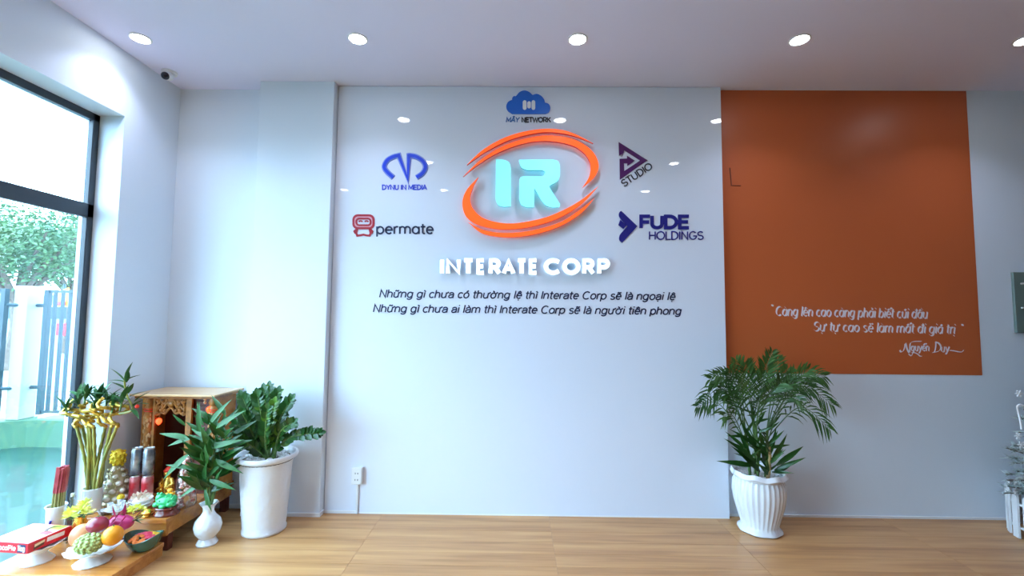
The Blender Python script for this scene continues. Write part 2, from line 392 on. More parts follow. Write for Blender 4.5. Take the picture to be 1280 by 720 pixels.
for j, y in enumerate(rows):
    for i, x in enumerate(XLT):
        lab = names[i] if j == 0 else 'ceiling downlight seen only mirrored in the white panel, %s row, %s from window' % (['', 'second', 'third'][j], ['first', 'second', 'third', 'fourth'][min(i, 3)])
        if j == 0 or x < 3: downlight(x, y, lab)
p = at(212, 90, z=H)
r = thing('dome_camera', (p.x, p.y, H), 'small white security camera with black eye at the ceiling corner', 'camera')
MB().lathe([(.050, 0), (.050, -.012), (.044, -.018), (.036, -.020)], (p.x, p.y, H), 28).build('mount', 'plastic', r, True)
q = Vector((p.x+.004, p.y-.03, H-.045))
MB().ball(q+Vector((0, .012, .008)), .036, 20, 12).build('housing', 'plastic', r, True)
MB().ball(q+Vector((0, -.012, -.006)), .027, 20, 12).build('lens', 'blackgl', r, True)
# ================================================================ outlet
a, c_ = at(441.5, 583, y=YP), at(454, 604, y=YP)
r = thing('power_outlet', ((a.x+c_.x)/2, YP, (a.z+c_.z)/2), 'white surface-mounted power outlet low on the white glass panel', 'outlet')
MB().box(a.x, c_.x, YP-.034, YP, c_.z, a.z, b=.004).build('box', 'plastic', r)
xm = (a.x+c_.x)/2
MB().box(a.x+.006, c_.x-.006, YP-.037, YP-.034, c_.z+.006, a.z-.006, b=.001).build('face_plate', 'white', r)
for zz in (.30, .68):
    zc = c_.z+(a.z-c_.z)*zz
    for dx in (-.009, .009): MB().box(xm+dx-.002, xm+dx+.002, YP-.0378, YP-.036, zc-.006, zc+.006).build('slot', 'blackgl', r)
tk = MB().box(-1.157, -1.141, YP-.014, YP, .001, c_.z, b=.002)
tag(tk.build('cable_trunking', 'plastic'), 'thin vertical white cable trunking running from outlet down to floor', 'trunking')
# switch panel at right edge
a, c_ = at(1263, 340.5, y=YR), at(1265, 416, y=YR); zc = a.z
M['gg'] = mat('grey green board', (.16, .22, .20), .4)
r = thing('control_panel', (3.78, YR, 1.57), 'grey-green wall board with small white fittings at the right edge', 'wall board')
MB().box(a.x, a.x+.36, YR-.02, YR, c_.z, zc, b=.003).build('board', 'gg', r)
for u, v in ((1274, 355), (1275, 385)):
    q = at(u, v, y=YR); MB().tube([q+Vector((-.02, -.03, 0)), q+Vector((.03, -.035, .004)), q+Vector((.09, -.03, 0))], .006, 6).build('handle', 'white', r)
# ================================================================ lettering
def arc(cx, cy, rx, ry, a0, a1, n=10): return [(cx+rx*math.cos(math.radians(a0+(a1-a0)*i/n)), cy+ry*math.sin(math.radians(a0+(a1-a0)*i/n))) for i in range(n+1)]
def circ(cx, cy, rx, ry): return arc(cx, cy, rx, ry, 90, 450, 16)
G = {  # advance, strokes (cap height 7, x-height 5)
 ' ': (2.6, []), 'a': (5.2, [circ(2.4, 2.5, 1.9, 2.5), [(4.3, 5), (4.3, 0)]]), 'b': (5.2, [[(.7, 7.2), (.7, 0)], circ(2.6, 2.5, 1.9, 2.5)]),
 'c': (4.6, [arc(2.5, 2.5, 1.9, 2.5, 45, 315, 12)]), 'd': (5.3, [circ(2.4, 2.5, 1.9, 2.5), [(4.3, 7.2), (4.3, 0)]]),
 'e': (4.9, [[(.6, 2.6), (4.3, 2.6)]+arc(2.45, 2.5, 1.85, 2.5, 5, 315, 13)]), 'g': (5.3, [circ(2.4, 2.5, 1.9, 2.5), [(4.3, 5), (4.3, -.2)]+arc(2.4, -.2, 1.9, 1.7, 0, -150, 8)]),
 'h': (5.1, [[(.7, 7.2), (.7, 0)], [(.7, 3)]+arc(2.4, 3.2, 1.7, 1.8, 180, 0, 8)+[(4.1, 0)]]), 'i': (1.9, [[(.9, 5), (.9, 0)], [(.9, 6.6), (.9, 7.2)]]), 'ı': (1.9, [[(.9, 5), (.9, 0)]]),
 'l': (1.9, [[(.9, 7.2), (.9, 0)]]), 'm': (7.6, [[(.7, 5), (.7, 0)], [(.7, 3)]+arc(2.2, 3.4, 1.5, 1.6, 180, 0, 8)+[(3.7, 0)], [(3.7, 3)]+arc(5.2, 3.4, 1.5, 1.6, 180, 0, 8)+[(6.7, 0)]]),
 'n': (5.1, [[(.7, 5), (.7, 0)], [(.7, 3)]+arc(2.4, 3.2, 1.7, 1.8, 180, 0, 8)+[(4.1, 0)]]), 'o': (5.1, [circ(2.5, 2.5, 1.95, 2.5)]),
 'p': (5.2, [[(.7, 5), (.7, -2)], circ(2.6, 2.5, 1.9, 2.5)]), 'r': (3.2, [[(.7, 5), (.7, 0)], [(.7, 2.8)]+arc(2.4, 3.2, 1.7, 1.8, 180, 75, 6)]),
 's': (4.4, [arc(2.2, 3.75, 1.45, 1.25, 30, 250, 8)+arc(2.2, 1.25, 1.6, 1.25, 70, -150, 8)]), 't': (3.0, [[(1.3, 6.8), (1.3, 1.2)]+arc(2.3, 1.1, 1, 1.1, 180, 280, 5), [(.2, 5), (2.7, 5)]]),
 'u': (5.1, [[(.7, 5), (.7, 1.8)]+arc(2.4, 1.8, 1.7, 1.8, 180, 360, 8), [(4.1, 5), (4.1, 0)]]), 'y': (4.9, [[(.5, 5), (2.5, .4)], [(4.4, 5), (2.1, -.9), (1.5, -1.8), (.6, -2)]]),
 'đ': (5.5, [circ(2.4, 2.5, 1.9, 2.5), [(4.3, 7.2), (4.3, 0)], [(2.8, 6.1), (5.3, 6.1)]]),
 'A': (6.0, [[(.3, 0), (3, 7), (5.7, 0)], [(1.3, 2.3), (4.7, 2.3)]]), 'C': (6.4, [arc(3.4, 3.5, 2.8, 3.5, 48, 312, 14)]), 'D': (6.2, [[(.8, 0), (.8, 7), (2.4, 7)]+arc(2.4, 3.5, 3.1, 3.5, 90, -90, 12)+[(.8, 0)]]),
 'E': (5.0, [[(4.6, 7), (.8, 7), (.8, 0), (4.6, 0)], [(.8, 3.6), (4.2, 3.6)]]), 'F': (4.8, [[(4.5, 7), (.8, 7), (.8, 0)], [(.8, 3.5), (4.1, 3.5)]]), 'G': (6.8, [arc(3.5, 3.5, 2.8, 3.5, 48, 350, 14)+[(6.2, 3.1), (3.8, 3.1)]]),
 'H': (6.2, [[(.8, 7), (.8, 0)], [(5.3, 7), (5.3, 0)], [(.8, 3.6), (5.3, 3.6)]]), 'I': (1.8, [[(.9, 7), (.9, 0)]]), 'K': (5.6, [[(.8, 7), (.8, 0)], [(5, 7), (.8, 2.8)], [(2.3, 4.2), (5.3, 0)]]),
 'L': (4.6, [[(.8, 7), (.8, 0), (4.4, 0)]]), 'M': (7.2, [[(.7, 0), (.9, 7), (3.6, 1.6), (6.3, 7), (6.5, 0)]]), 'N': (6.2, [[(.8, 0), (.8, 7), (5.3, 0), (5.3, 7)]]), 'O': (7.0, [circ(3.5, 3.5, 3.0, 3.5)]),
 'P': (5.4, [[(.8, 0), (.8, 7), (3.1, 7)]+arc(3.1, 5.1, 1.9, 1.9, 90, -90, 8)+[(.8, 3.2)]]), 'R': (5.7, [[(.8, 0), (.8, 7), (3.1, 7)]+arc(3.1, 5.1, 1.9, 1.9, 90, -90, 8)+[(.8, 3.2)], [(3, 3.2), (5.2, 0)]]),
 'S': (5.2, [arc(2.6, 5.2, 2, 1.8, 30, 250, 9)+arc(2.6, 1.75, 2.1, 1.75, 70, -150, 9)]), 'T': (5.2, [[(.3, 7), (4.9, 7)], [(2.6, 7), (2.6, 0)]]),
 'U': (6.0, [[(.8, 7), (.8, 2.4)]+arc(3, 2.4, 2.2, 2.4, 180, 360, 10)+[(5.2, 7)]]), 'W': (8.2, [[(.3, 7), (2.2, 0), (4.1, 6.2), (6, 0), (7.9, 7)]]), 'Y': (5.4, [[(.3, 7), (2.7, 3.4), (5.1, 7)], [(2.7, 3.4), (2.7, 0)]]),
 '"': (2.0, [[(.5, 7.4), (.6, 6.2)], [(1.4, 7.4), (1.4, 6.2)]]),
}
AG = G['a']; AH = (4.9, [[(.7, 3.8)]+arc(2.4, 3.4, 1.7, 1.6, 160, 0, 8)+[(4.1, 0)], [(4.1, 3), (2.2, 2.8)]+arc(2.0, 1.4, 1.4, 1.35, 90, 270, 8)+[(3.1, .3), (4.1, 1.3)]])
MARK = {'\u0300': [[(-.9, 1.5), (.5, .4)]], '\u0301': [[(-.3, .4), (1.0, 1.5)]], '\u0302': [[(-1.3, .3), (0, 1.4), (1.3, .3)]], '\u0303': [[(-1.4, .5), (-.7, 1.2), (.5, .6), (1.3, 1.3)]],
        '\u0309': [[(-.5, 1.7), (.3, 1.9), (.5, 1.2), (0, .6)]], '\u0323': [[(0, -7.2), (0, -7.8)]], '\u031b': [[(1.5, -.9), (2.5, -.3), (2.6, .5)]]}
def glyph(ch):
    "strokes of a letter with its Vietnamese marks"
    d = unicodedata.normalize('NFD', ch) if ch != 'đ' else 'đ'
    base, marks = d[0], d[1:]; adv, S = G['ı' if base == 'i' and any(m_ != '\u0323' for m_ in marks) else base]; S = [list(s) for s in S]
    top = 7.5 if base.isupper() else 5.4; cx = adv/2 if base != 'i' else .9; sh = 0
    for m_ in sorted(marks, key=lambda q: q != '\u0302'):
        for st in MARK[m_]:
            if m_ == '\u0323': S.append([(cx+x, y+6.0) for x, y in st])
            elif m_ == '\u031b': S.append([(cx+x+(.4 if base == 'u' else .1), top+y-.2) for x, y in st]); 
            else: S.append([(cx+x+sh, top+y+(.9 if sh else 0)) for x, y in st])
        if m_ == '\u0302': sh = 1.3
    if '\u031b' in marks: adv += .9
    return adv, S
def ribbon(mb, pts, hw, to3d, y0, y1, nib=None, cap=True, ml=2.2):
    "a pen stroke along 2D points; nib = fixed vector of a broad pen, otherwise a round pen"
    P = [Vector(p) for p in pts]; P = [p for i, p in enumerate(P) if i == 0 or (p-P[i-1]).length > 1e-4]
    closed = len(P) > 3 and (P[0]-P[-1]).length < 1e-3
    n = len(P); Lf, Rt = [], []
    if nib:
        for p in P: Lf.append(p+Vector(nib)); Rt.append(p-Vector(nib))
    else:
        if cap and not closed:
            d0 = (P[0]-P[1]).normalized(); d1 = (P[-1]-P[-2]).normalized(); P[0] = P[0]+d0*hw*.25; P[-1] = P[-1]+d1*hw*.25
        for i, p in enumerate(P):
            a = (P[i]-P[i-1]).normalized() if i > 0 else ((P[-1]-P[-2]).normalized() if closed else None)
            b_ = (P[i+1]-P[i]).normalized() if i < n-1 else ((P[1]-P[0]).normalized() if closed else None)
            a = a or b_; b_ = b_ or a
            na, nb = Vector((-a.y, a.x)), Vector((-b_.y, b_.x)); m_ = na+nb
            m_ = na if m_.length < .2 else m_.normalized(); k = min(1/max(m_.dot(na), .4), ml)
            Lf.append(p+m_*hw*k); Rt.append(p-m_*hw*k)
    k = len(mb.v)
    for l_, r_ in zip(Lf, Rt):
        for q in (l_, r_):
            w_ = to3d(q.x, q.y); mb.v.append((w_.x, y1, w_.z)); mb.v.append((w_.x, y0, w_.z))
    for i in range(n-1):
        a = k+4*i; mb.f += [(a, a+2, a+6, a+4), (a, a+4, a+5, a+1), (a+2, a+3, a+7, a+6)]
    if not nib: a = k+4*(n-1); mb.f += [(k, k+1, k+3, k+2), (a, a+2, a+3, a+1)]
def lettering(text, p0, p1, unit, pen, yw, th, m_, parent, name='text_line', slant=0, per_letter=False, nib=None, lname='letter', helv=False):
    "text between two photo points of its baseline, set on the wall plane y = yw"
    G["a"] = AH if helv else AG
    GL = [glyph(ch) for ch in text]; W = sum(g_[0] for g_ in GL)
    p0 = Vector(p0); p1 = Vector(p1); sx = (p1-p0).length/W; d = (p1-p0).normalized(); nn = Vector((d.y, -d.x))
    if nn.y > 0: nn = -nn
    x = 0; mb = MB(); out = []; k = 0
    for (adv, S), ch in zip(GL, text):
        cur = MB() if per_letter else mb
        for st in S:
            k += 1
            pts = [tuple(p0+d*((x+gx)*sx+gy*slant*unit)+nn*gy*unit) for gx, gy in st]
            ribbon(cur, pts, pen*unit/2, lambda a, b_: at(a, b_, y=yw), yw, yw-th-(k % 5)*.00012, nib=(nib[0]*unit, nib[1]*unit) if nib else None)
        x += adv
        if per_letter and S: out.append(cur.build(lname, m_, parent))
    if not per_letter: out.append(tag(mb.build(name, m_, parent), kind='stuff'))
    return out
def px_poly(parent, name, pts, m_, yw=YP, th=.006, edge=None, back=0):
    mb = MB(); mb.prism([at(u, v, y=yw-back) for u, v in pts], yw-back, yw-back-th)
    o = mb.build(name, m_, parent)
    if edge:
        o.data.materials.append(M[edge])
        for f_ in o.data.polygons:
            if abs(f_.normal.y) < .5: f_.material_index = 1
    return o
def logo(name, u, v, label, cat='wall logo', y=YP): p = at(u, v, y=y); return thing(name, (p.x, y, p.z), label, cat)
# ---- big ring sign
r = logo('ring_sign', 662, 230, 'large raised orange rings around cyan letters IR, centre of the white panel', 'sign')
Zm = lambda L: [(570+x/4.5, 150+y/4.5) for x, y in L]
def blade(outer, inner): px_poly(r, 'orange_ring_arc', smoothpts(Zm(outer), 6)+smoothpts(Zm(inner), 6)[1:-1], 'sigor', th=.022, back=.022, edge='sigpink')
blade([(62, 258), (160, 168), (300, 95), (470, 58), (620, 68), (770, 137)], [(770, 137), (640, 90), (490, 76), (320, 112), (180, 178), (62, 258)])
blade([(42, 323), (150, 222), (300, 138), (490, 94), (650, 112), (755, 172), (798, 250), (780, 320), (708, 386)], [(708, 386), (748, 320), (753, 250), (715, 188), (640, 145), (510, 124), (380, 138), (240, 188), (130, 254), (42, 323)])
blade([(128, 325), (62, 398), (38, 470), (58, 545), (125, 592), (250, 618), (400, 608), (560, 562), (700, 480), (800, 375)], [(800, 375), (690, 462), (540, 538), (400, 575), (280, 585), (165, 560), (102, 510), (80, 450), (94, 390), (128, 325)])
blade([(70, 577), (150, 620), (270, 638), (420, 625), (580, 580), (690, 512), (778, 442)], [(778, 442), (700, 528), (580, 602), (430, 648), (280, 662), (150, 640), (70, 577)])
px_poly(r, 'letter', Zm([(226, 226), (266, 228)])+smoothpts(Zm([(266, 228), (298, 242), (308, 275)]), 5)+Zm([(308, 490), (270, 492)])+smoothpts(Zm([(270, 492), (238, 482), (224, 450)]), 5), 'cyan', th=.018, back=.030, edge='cyanedge')
R_ = Zm([(355, 228), (545, 227)])+smoothpts(Zm([(545, 227), (572, 236), (582, 262), (582, 320), (568, 350), (530, 372), (524, 382)]), 4)+Zm([(585, 478), (578, 495), (540, 496)])+smoothpts(Zm([(540, 496), (505, 485), (478, 455)]), 4)+Zm([(440, 388), (437, 495), (400, 495)])+smoothpts(Zm([(400, 495), (368, 482), (356, 450)]), 4)+Zm([(357, 340)])+smoothpts(Zm([(357, 340), (366, 325), (385, 320)]), 3)+smoothpts(Zm([(478, 320), (496, 314), (497, 294), (480, 287)]), 3)+smoothpts(Zm([(400, 287), (368, 272), (355, 240)]), 4)
px_poly(r, 'letter', R_, 'cyan', th=.018, back=.030, edge='cyanedge')
# ---- INTERATE CORP lit letters
r = logo('lit_letter_sign', 656, 334, 'row of glowing white raised capitals under the orange rings', 'sign')
def glw(ch, x0, x1, ytop=69, ybot=179):
    A_ = Vector((540+x0/5.33, 310+ybot/5.33)); B_ = Vector((540+x1/5.33, 310+ybot/5.33)); un = (ybot-ytop)/5.33/7
    adv, S = G[ch]; xs_ = [q[0] for s in S for q in s]; lo, hi = min(xs_), max(xs_); pen = 1.75; mb = MB(); hw = pen*un/2
    for k, st in enumerate(S):
        f_ = lambda gx: (A_.x+B_.x)/2 if hi-lo < .01 else A_.x+hw+(B_.x-A_.x-2*hw)*(gx-lo)/(hi-lo)
        pts = [(f_(gx), A_.y-hw-(ybot-ytop)/5.33*(gy/7)*(1-pen/7)) for gx, gy in st]
        ribbon(mb, pts, hw, lambda a, b_: at(a, b_, y=YP-.03), YP-.012, YP-.032-k*.0003, ml=1.1)
    o = mb.build('letter', 'ltwhite', r); o.data.materials.append(M['cyanedge'])
    for pg in o.data.polygons:
        if abs(pg.normal.y) < .5: pg.material_index = 1
for ch, x0, x1 in (('I', 55, 80), ('N', 92, 192), ('T', 204, 280), ('E', 294, 355), ('R', 377, 460), ('A', 466, 555), ('T', 562, 632), ('E', 642, 705), ('C', 745, 855), ('O', 868, 988), ('R', 1000, 1085), ('P', 1100, 1185)): glw(ch, x0, x1)
# ---- slogan
r = logo('slogan_lettering', 658, 378, 'two slanted lines of small dark navy Vietnamese text beneath the glowing letters', 'lettering')
lettering('Những gì chưa có thường lệ thì Interate Corp sẽ là ngoại lệ', (473.4, 371.4), (843.8, 374.9), 1.30, 1.2, YP, .002, 'navy', r, slant=.22, helv=True)
lettering('Những gì chưa ai làm thì Interate Corp sẽ là người tiên phong', (465.6, 389.8), (851.5, 393.2), 1.30, 1.2, YP, .002, 'navy', r, slant=.22, helv=True)
# ---- cloud logo
r = logo('cloud_logo', 660, 134, 'bright blue cloud logo above the orange rings, small text line below', )
Zc = lambda L: [(620+x/13.09, 105+y/13.09) for x, y in L]
px_poly(r, 'cloud', smoothpts(Zc([(265, 495), (190, 440), (168, 370), (200, 300), (262, 268)]), 5)+smoothpts(Zc([(264, 240), (290, 208), (328, 205), (380, 145), (460, 115), (540, 138), (598, 190)]), 5)+smoothpts(Zc([(604, 188), (670, 172), (740, 205), (785, 260), (800, 312)]), 5)+smoothpts(Zc([(802, 314), (860, 335), (888, 395), (868, 465), (810, 495)]), 5), 'sky', th=.010)
for x0, x1, y0, y1, n_ in ((438, 500, 268, 424, 'palebl'), (512, 570, 285, 400, 'palebl'), (582, 642, 268, 424, 'palebl')):
    h_ = (x1-x0)/2
    px_poly(r, 'cloud_bar', Zc(arc((x0+x1)/2, y0+h_, h_, h_, 180, 360, 8)+arc((x0+x1)/2, y1-h_, h_, h_, 0, 180, 8)), 'white', th=.003, back=.010)
lettering('MÂY', Zc([(158, 622)])[0], Zc([(375, 622)])[0], .78, 1.6, YP, .004, 'midbl', r, slant=.18)
lettering('NETWORK', Zc([(416, 624)])[0], Zc([(895, 624)])[0], .80, 1.7, YP, .004, 'black', r)
# ---- curled N logo
r = logo('curl_logo', 506, 214, 'blue outlined swirl logo shaped like curled arms, blue capitals beneath, upper left')
Zd = lambda L: [(430+x/6, 185+y/6) for x, y in L]
def stroke_px(nm, P, hw, m_, th, back=0, parent=None):
    mb = MB(); ribbon(mb, P, hw, lambda a, b_: at(a, b_, y=YP), YP-back, YP-back-th); return mb.build(nm, m_, parent or r)
A1 = smoothpts(Zd([(368, 220), (325, 180), (303, 142), (325, 95), (370, 68), (412, 57)]), 5)+Zd([(478, 232)])+Zd([(488, 58)])+smoothpts(Zd([(494, 57), (545, 68), (592, 100), (612, 145), (590, 190), (548, 220)]), 5)
stroke_px('logo_outline', A1, 3.3, 'royal', .003); stroke_px('logo_pale_line', A1, 2.75, 'palebl', .0012, .003); stroke_px('logo_swirl', A1, 2.1, 'royal', .003, .0042)
lettering('DYNU IN MEDIA', (477.5, 237), (533.7, 237), .80, 1.4, YP, .004, 'royal', r)
# ---- robot logo
r = logo('square_head_logo', 492, 283, 'red outlined square-headed emblem with dark lower-case word beside it, lower left')
def rr(x0, y0, x1, y1, q): return arc(x0+q, y0+q, q, q, 180, 270, 5)+arc(x1-q, y0+q, q, q, 270, 360, 5)+arc(x1-q, y1-q, q, q, 0, 90, 5)+arc(x0+q, y1-q, q, q, 90, 180, 5)+[(x0, y0+q)]
stroke_px('head_outline', Zd(rr(72, 506, 222, 602, 32)), 1.35, 'crim', .004)
stroke_px('pink_line', Zd(rr(82, 517, 212, 592, 28)), .7, 'pinkv', .0035)
stroke_px('face_outline', Zd(rr(94, 530, 200, 580, 20)), 1.15, 'crim', .004)
for cx in (125, 170): stroke_px('eye', Zd(arc(cx, 556, 13, 9, 200, 340, 6)), .85, 'crim', .004)
stroke_px('body_outline', Zd([(100, 606), (92, 640), (100, 658), (122, 655), (147, 650), (170, 656), (192, 658), (200, 640), (192, 606)]), 1.25, 'crim', .004)
for s_, x in ((-1, 92), (1, 200)): stroke_px('arm', Zd([(x, 612), (x+s_*14, 625), (x+s_*8, 638), (x-s_*3, 640)]), 1.1, 'crim', .0045)
lettering('permate', (469.8, 292.1), (542.6, 292.1), 1.72, 1.15, YP, .004, 'navy', r, per_letter=True)
# ---- triangle logo
r = logo('triangle_logo', 792, 205, 'plum triangle arrow logo with slanted word along its edge, upper right')
Zt = lambda L: [(765+x/5.14, 170+y/5.14) for x, y in L]
px_poly(r, 'triangle_top', Zt([(42, 40), (228, 158), (190, 182), (180, 158), (78, 92), (74, 110), (44, 128)]), 'purple', th=.005)
px_poly(r, 'triangle_side', Zt([(190, 182), (50, 282), (48, 148), (96, 146), (96, 128), (146, 160), (98, 194), (98, 176), (76, 176), (78, 226), (180, 158)]), 'purple', th=.0052)
for x, y in ((50, 118), (60, 124), (66, 116)): px_poly(r, 'drip', Zt([(x, y-18), (x+4, y-18), (x+3, y+10), (x+1, y+10)]), 'purple', th=.0054)
lettering('STUDIO', Zt([(76, 328)])[0], Zt([(264, 204)])[0], 1.17, 1.15, YP, .004, 'black', r)
# ---- chevron logo
r = logo('chevron_logo', 826, 284, 'navy folded chevron logo with bold and thin navy capitals beside it, lower right')
px_poly(r, 'chevron', Zt([(58, 482), (162, 580), (64, 688)])+smoothpts(Zt([(64, 688), (46, 668), (48, 640), (60, 622)]), 4)+Zt([(98, 580)])+smoothpts(Zt([(98, 580), (60, 540), (44, 515), (46, 492), (58, 482)]), 4)[:-1], 'navy2', th=.006)
px_poly(r, 'chevron_flap', Zt([(52, 540), (92, 576), (72, 598), (40, 572)]), 'navy2', th=.009)
lettering('FUDE', (799, 284.8), (861.5, 284.8), 2.05, 2.1, YP, .005, 'navy2', r, per_letter=True)
lettering('HOLDINGS', (810.5, 299.3), (879.5, 299.3), 1.38, 1.05, YP, .004, 'navy2', r)
# ---- painted quotation on the orange wall
r = logo('painted_quotation', 1080, 408, 'handwritten white Vietnamese quotation and signature on the orange wall', 'lettering', YR-.003)
kw = dict(nib=(.52, .42), slant=.10)
lettering('"', (963, 392), (966, 392), 1.5, 1, YR-.003, .0015, 'whiteprint', r, **kw)
lettering('Càng lên cao càng phải biết cúi đầu', (969, 394.5), (1159.5, 398.2), 1.62, 1, YR-.003, .0015, 'whiteprint', r, **kw)
lettering('Sự tự cao sẽ làm mất đi giá trị', (1016.5, 413.8), (1194, 417.2), 1.62, 1, YR-.003, .0015, 'whiteprint', r, **kw)
lettering('"', (1200.5, 416.5), (1203.5, 416.5), 1.5, 1, YR-.003, .0015, 'whiteprint', r, **kw)
Zs = lambda L: [(1080+x/8.47, 370+y/8.47) for x, y in L]
def brush(nm, L, hw=.75):
    mb = MB(); ribbon(mb, smoothpts(Zs(L), 5), 1, lambda a, b_: at(a, b_, y=YR-.003), YR-.003, YR-.0046-random.random()*.0006, nib=(hw, -hw*.8)); return mb.build(nm, 'whiteprint', r)
brush('signature_stroke', [(378, 572), (392, 592), (415, 580), (430, 540), (438, 500), (455, 560), (478, 600), (484, 560), (490, 500), (530, 482), (606, 480)])
lettering('guyễn', (1138.2, 438.8), (1161.7, 438.8), 1.25, 1, YR-.003, .0015, 'whiteprint', r, name='signature_text', **kw)
brush('signature_stroke', [(470, 612), (500, 634), (520, 600), (560, 610), (590, 635), (612, 638)], .5)
brush('signature_stroke', [(760, 490), (758, 540), (745, 590), (722, 598)])
brush('signature_stroke', [(752, 485), (790, 500), (812, 535), (800, 575), (765, 592), (722, 598)])
lettering('uy', (1175.6, 440), (1186.5, 440), 1.3, 1, YR-.003, .0015, 'whiteprint', r, name='signature_text', **kw)
brush('signature_stroke', [(905, 575), (950, 580), (1010, 592), (1040, 590), (1052, 572)], .6)
# ================================================================ tiered wooden altar
XA = -2.088; Z1 = .075; Z2 = .205
r = thing('low_altar_board', (-2.42, 2.61, 0), 'low honey-coloured wooden board in front, holding the box and fruit dishes', 'altar board')
MB().box(-2.795, XA, 2.425, 2.785, Z1-.026, Z1, b=.004).build('board_top', 'wood', r)
MB().box(-2.77, XA-.004, 2.435, 2.455, .0, Z1-.026).build('front_apron', 'wood', r)
MB().box(XA-.022, XA-.004, 2.455, 2.78, .0, Z1-.026).build('side_apron', 'wood', r)
MB().box(-2.77, -2.75, 2.455, 2.78, .0, Z1-.026).build('side_apron', 'wood', r)
r = thing('high_altar_board', (-2.37, 3.11, 0), 'taller honey-coloured wooden altar platform carrying the shrine and offerings', 'altar board')
MB().box(-2.655, XA, 2.79, 3.445, Z2-.03, Z2, b=.004).build('board_top', 'wood', r)
MB().box(-2.64, XA-.006, 2.80, 2.82, .10, Z2-.03).build('front_apron', 'wood', r)
MB().box(XA-.026, XA-.006, 2.82, 3.43, .105, Z2-.03).build('side_apron', 'wood', r)
for x in (-2.62, XA-.06):
    for y in (2.83, 3.38): MB().box(x, x+.045, y, y+.045, 0, Z2-.03, b=.004).build('leg', 'wooddk', r)
MB().box(-2.60, XA-.07, 2.86, 2.875, 0, .12).build('gap_shade_board', 'wooddk', r)  # dark sheet standing in for the shade in the open gap below
# ---- shrine cabinet
X0, X1, Y0, Y1, ZS = -2.60, -2.075, 3.16, 3.40, .885
r = thing('altar_cabinet', ((X0+X1)/2, 3.28, Z2), 'carved honey-wood shrine cabinet with dark red interior and flat pale top', 'shrine')
MB().box(X0-.025, X1+.035, Y0-.055, Y1+.035, ZS-.014, ZS, b=.003).build('top_board', 'woodlt', r)
MB().box(X0-.01, X1+.018, Y0-.03, Y1+.02, ZS-.032, ZS-.014, b=.003).build('cornice', 'carve', r)
MB().box(X0, X0+.018, Y0+.03, Y1, Z2, ZS-.032).build('side_panel', 'wood', r)
MB().box(X1-.018, X1, Y0+.035, Y1, Z2, ZS-.032).build('side_panel', 'wood', r)
MB().box(X0+.018, X1-.018, Y1-.015, Y1, Z2, ZS-.032).build('back_panel', 'wooddk', r)
MB().box(X0+.018, X1-.018, Y0+.02, Y1-.015, Z2, Z2+.02).build('bottom_panel', 'wooddk', r)
MB().box(X1-.022, X1-.0185, Y0+.05, Y1-.015, Z2+.02, ZS-.032).build('inner_panel', 'wooddk', r)
def px(u, v, y): return at(u, v, y=y)
for i, (u0, u1) in enumerate(((180.5, 190.5), (261, 272))):
    a, c_ = px(u0, 512, Y0), px(u1, 512, Y0); xm = (a.x+c_.x)/2; hw = (c_.x-a.x)/2
    p_ = MB().lathe([(hw*.95, Z2), (hw*1.1, Z2+.02), (hw*.9, Z2+.035), (hw*.9, ZS-.12), (hw*1.1, ZS-.10), (hw*.8, ZS-.085), (hw*1.15, ZS-.06), (hw*.9, ZS-.032)], (xm, Y0+.01, 0), 20).build('pillar', 'carve', r, True)
    rl = MB()
    for k in range(60):
        th = PI+PI*random.random(); z = Z2+.05+random.random()*(ZS-.18-Z2); q = Vector((xm+hw*.9*math.cos(th), Y0+.01+hw*.9*math.sin(th), z))
        rl.ball(q, random.uniform(.005, .010), 6, 4, sc=(1, .7, 1.7))
    tag(rl.build('carved_relief', 'gold' if False else 'woodlt', p_, True), kind='stuff')
    MB().tube([(xm+math.cos(t*.9)*(hw+.003), Y0+.01-abs(math.sin(t*.9))*0-math.sin(t*.9)*(hw+.003), ZS-.125+t*.0022) for t in range(0, 15)], .0035, 6).build('red_band', 'redball', p_)
for u0, u1 in ((191.5, 194.5), (233, 240)):
    a, c_ = px(u0, 500, Y0), px(u1, 500, Y0); MB().box(a.x, c_.x, Y0, Y0+.02, Z2+.0, ZS-.032, b=.002).build('door_post', 'carve', r)
a, c_ = px(195, 497, Y0+.01), px(233, 519, Y0+.01)
vx0, vx1, vz1, vz0 = a.x, c_.x, ZS-.032, c_.z
va = MB().box(vx0, vx1, Y0+.006, Y0+.016, vz1-.028, vz1).build('carved_valance', 'carve', r)
sc = MB(); xm = (vx0+vx1)/2; W2 = (vx1-vx0)/2; HH = vz1-vz0
def vp(t, z): return (xm+t*W2, Y0+.008, vz0+z*HH)
for s_ in (-1, 1):
    for L in ([(1, .1), (.8, .02), (.6, .15), (.35, .1), (.15, .32), (0, .45)], [(.98, .5), (.8, .35), (.65, .5), (.45, .4), (.3, .6), (.12, .75)], [(.95, .9), (.75, .7), (.6, .85), (.4, .65), (.2, .9)], [(.9, .2), (.85, .6), (.7, .8)], [(.55, .2), (.5, .5), (.6, .7)]):
        sc.tube([vp(s_*p0, p1) for p0, p1 in smoothpts(L, 4)], .0085, 6)
    for t, z in ((.85, .12), (.6, .28), (.35, .25), (.8, .8), (.5, .8)): sc.ball(vp(s_*t, z), .013, 8, 6)
sc.ball(vp(0, .62), .02, 10, 8, sc=(1.3, .6, 1))
sc.build('carved_scroll', 'carve', va, True)
a, c_ = px(240, 499, Y0+.02), px(257, 560, Y0+.02)
MB().box(a.x, c_.x+.02, Y0+.03, Y0+.04, Z2+.02, ZS-.032).build('door_leaf', 'wooddk', r)
dpn = MB()
for k in range(7):
    z = ZS-.07-k*.03; dpn.tube([(a.x+.012, Y0+.026, z), ((a.x+c_.x)/2, Y0+.024, z+.015), (c_.x, Y0+.026, z)], .004, 5)
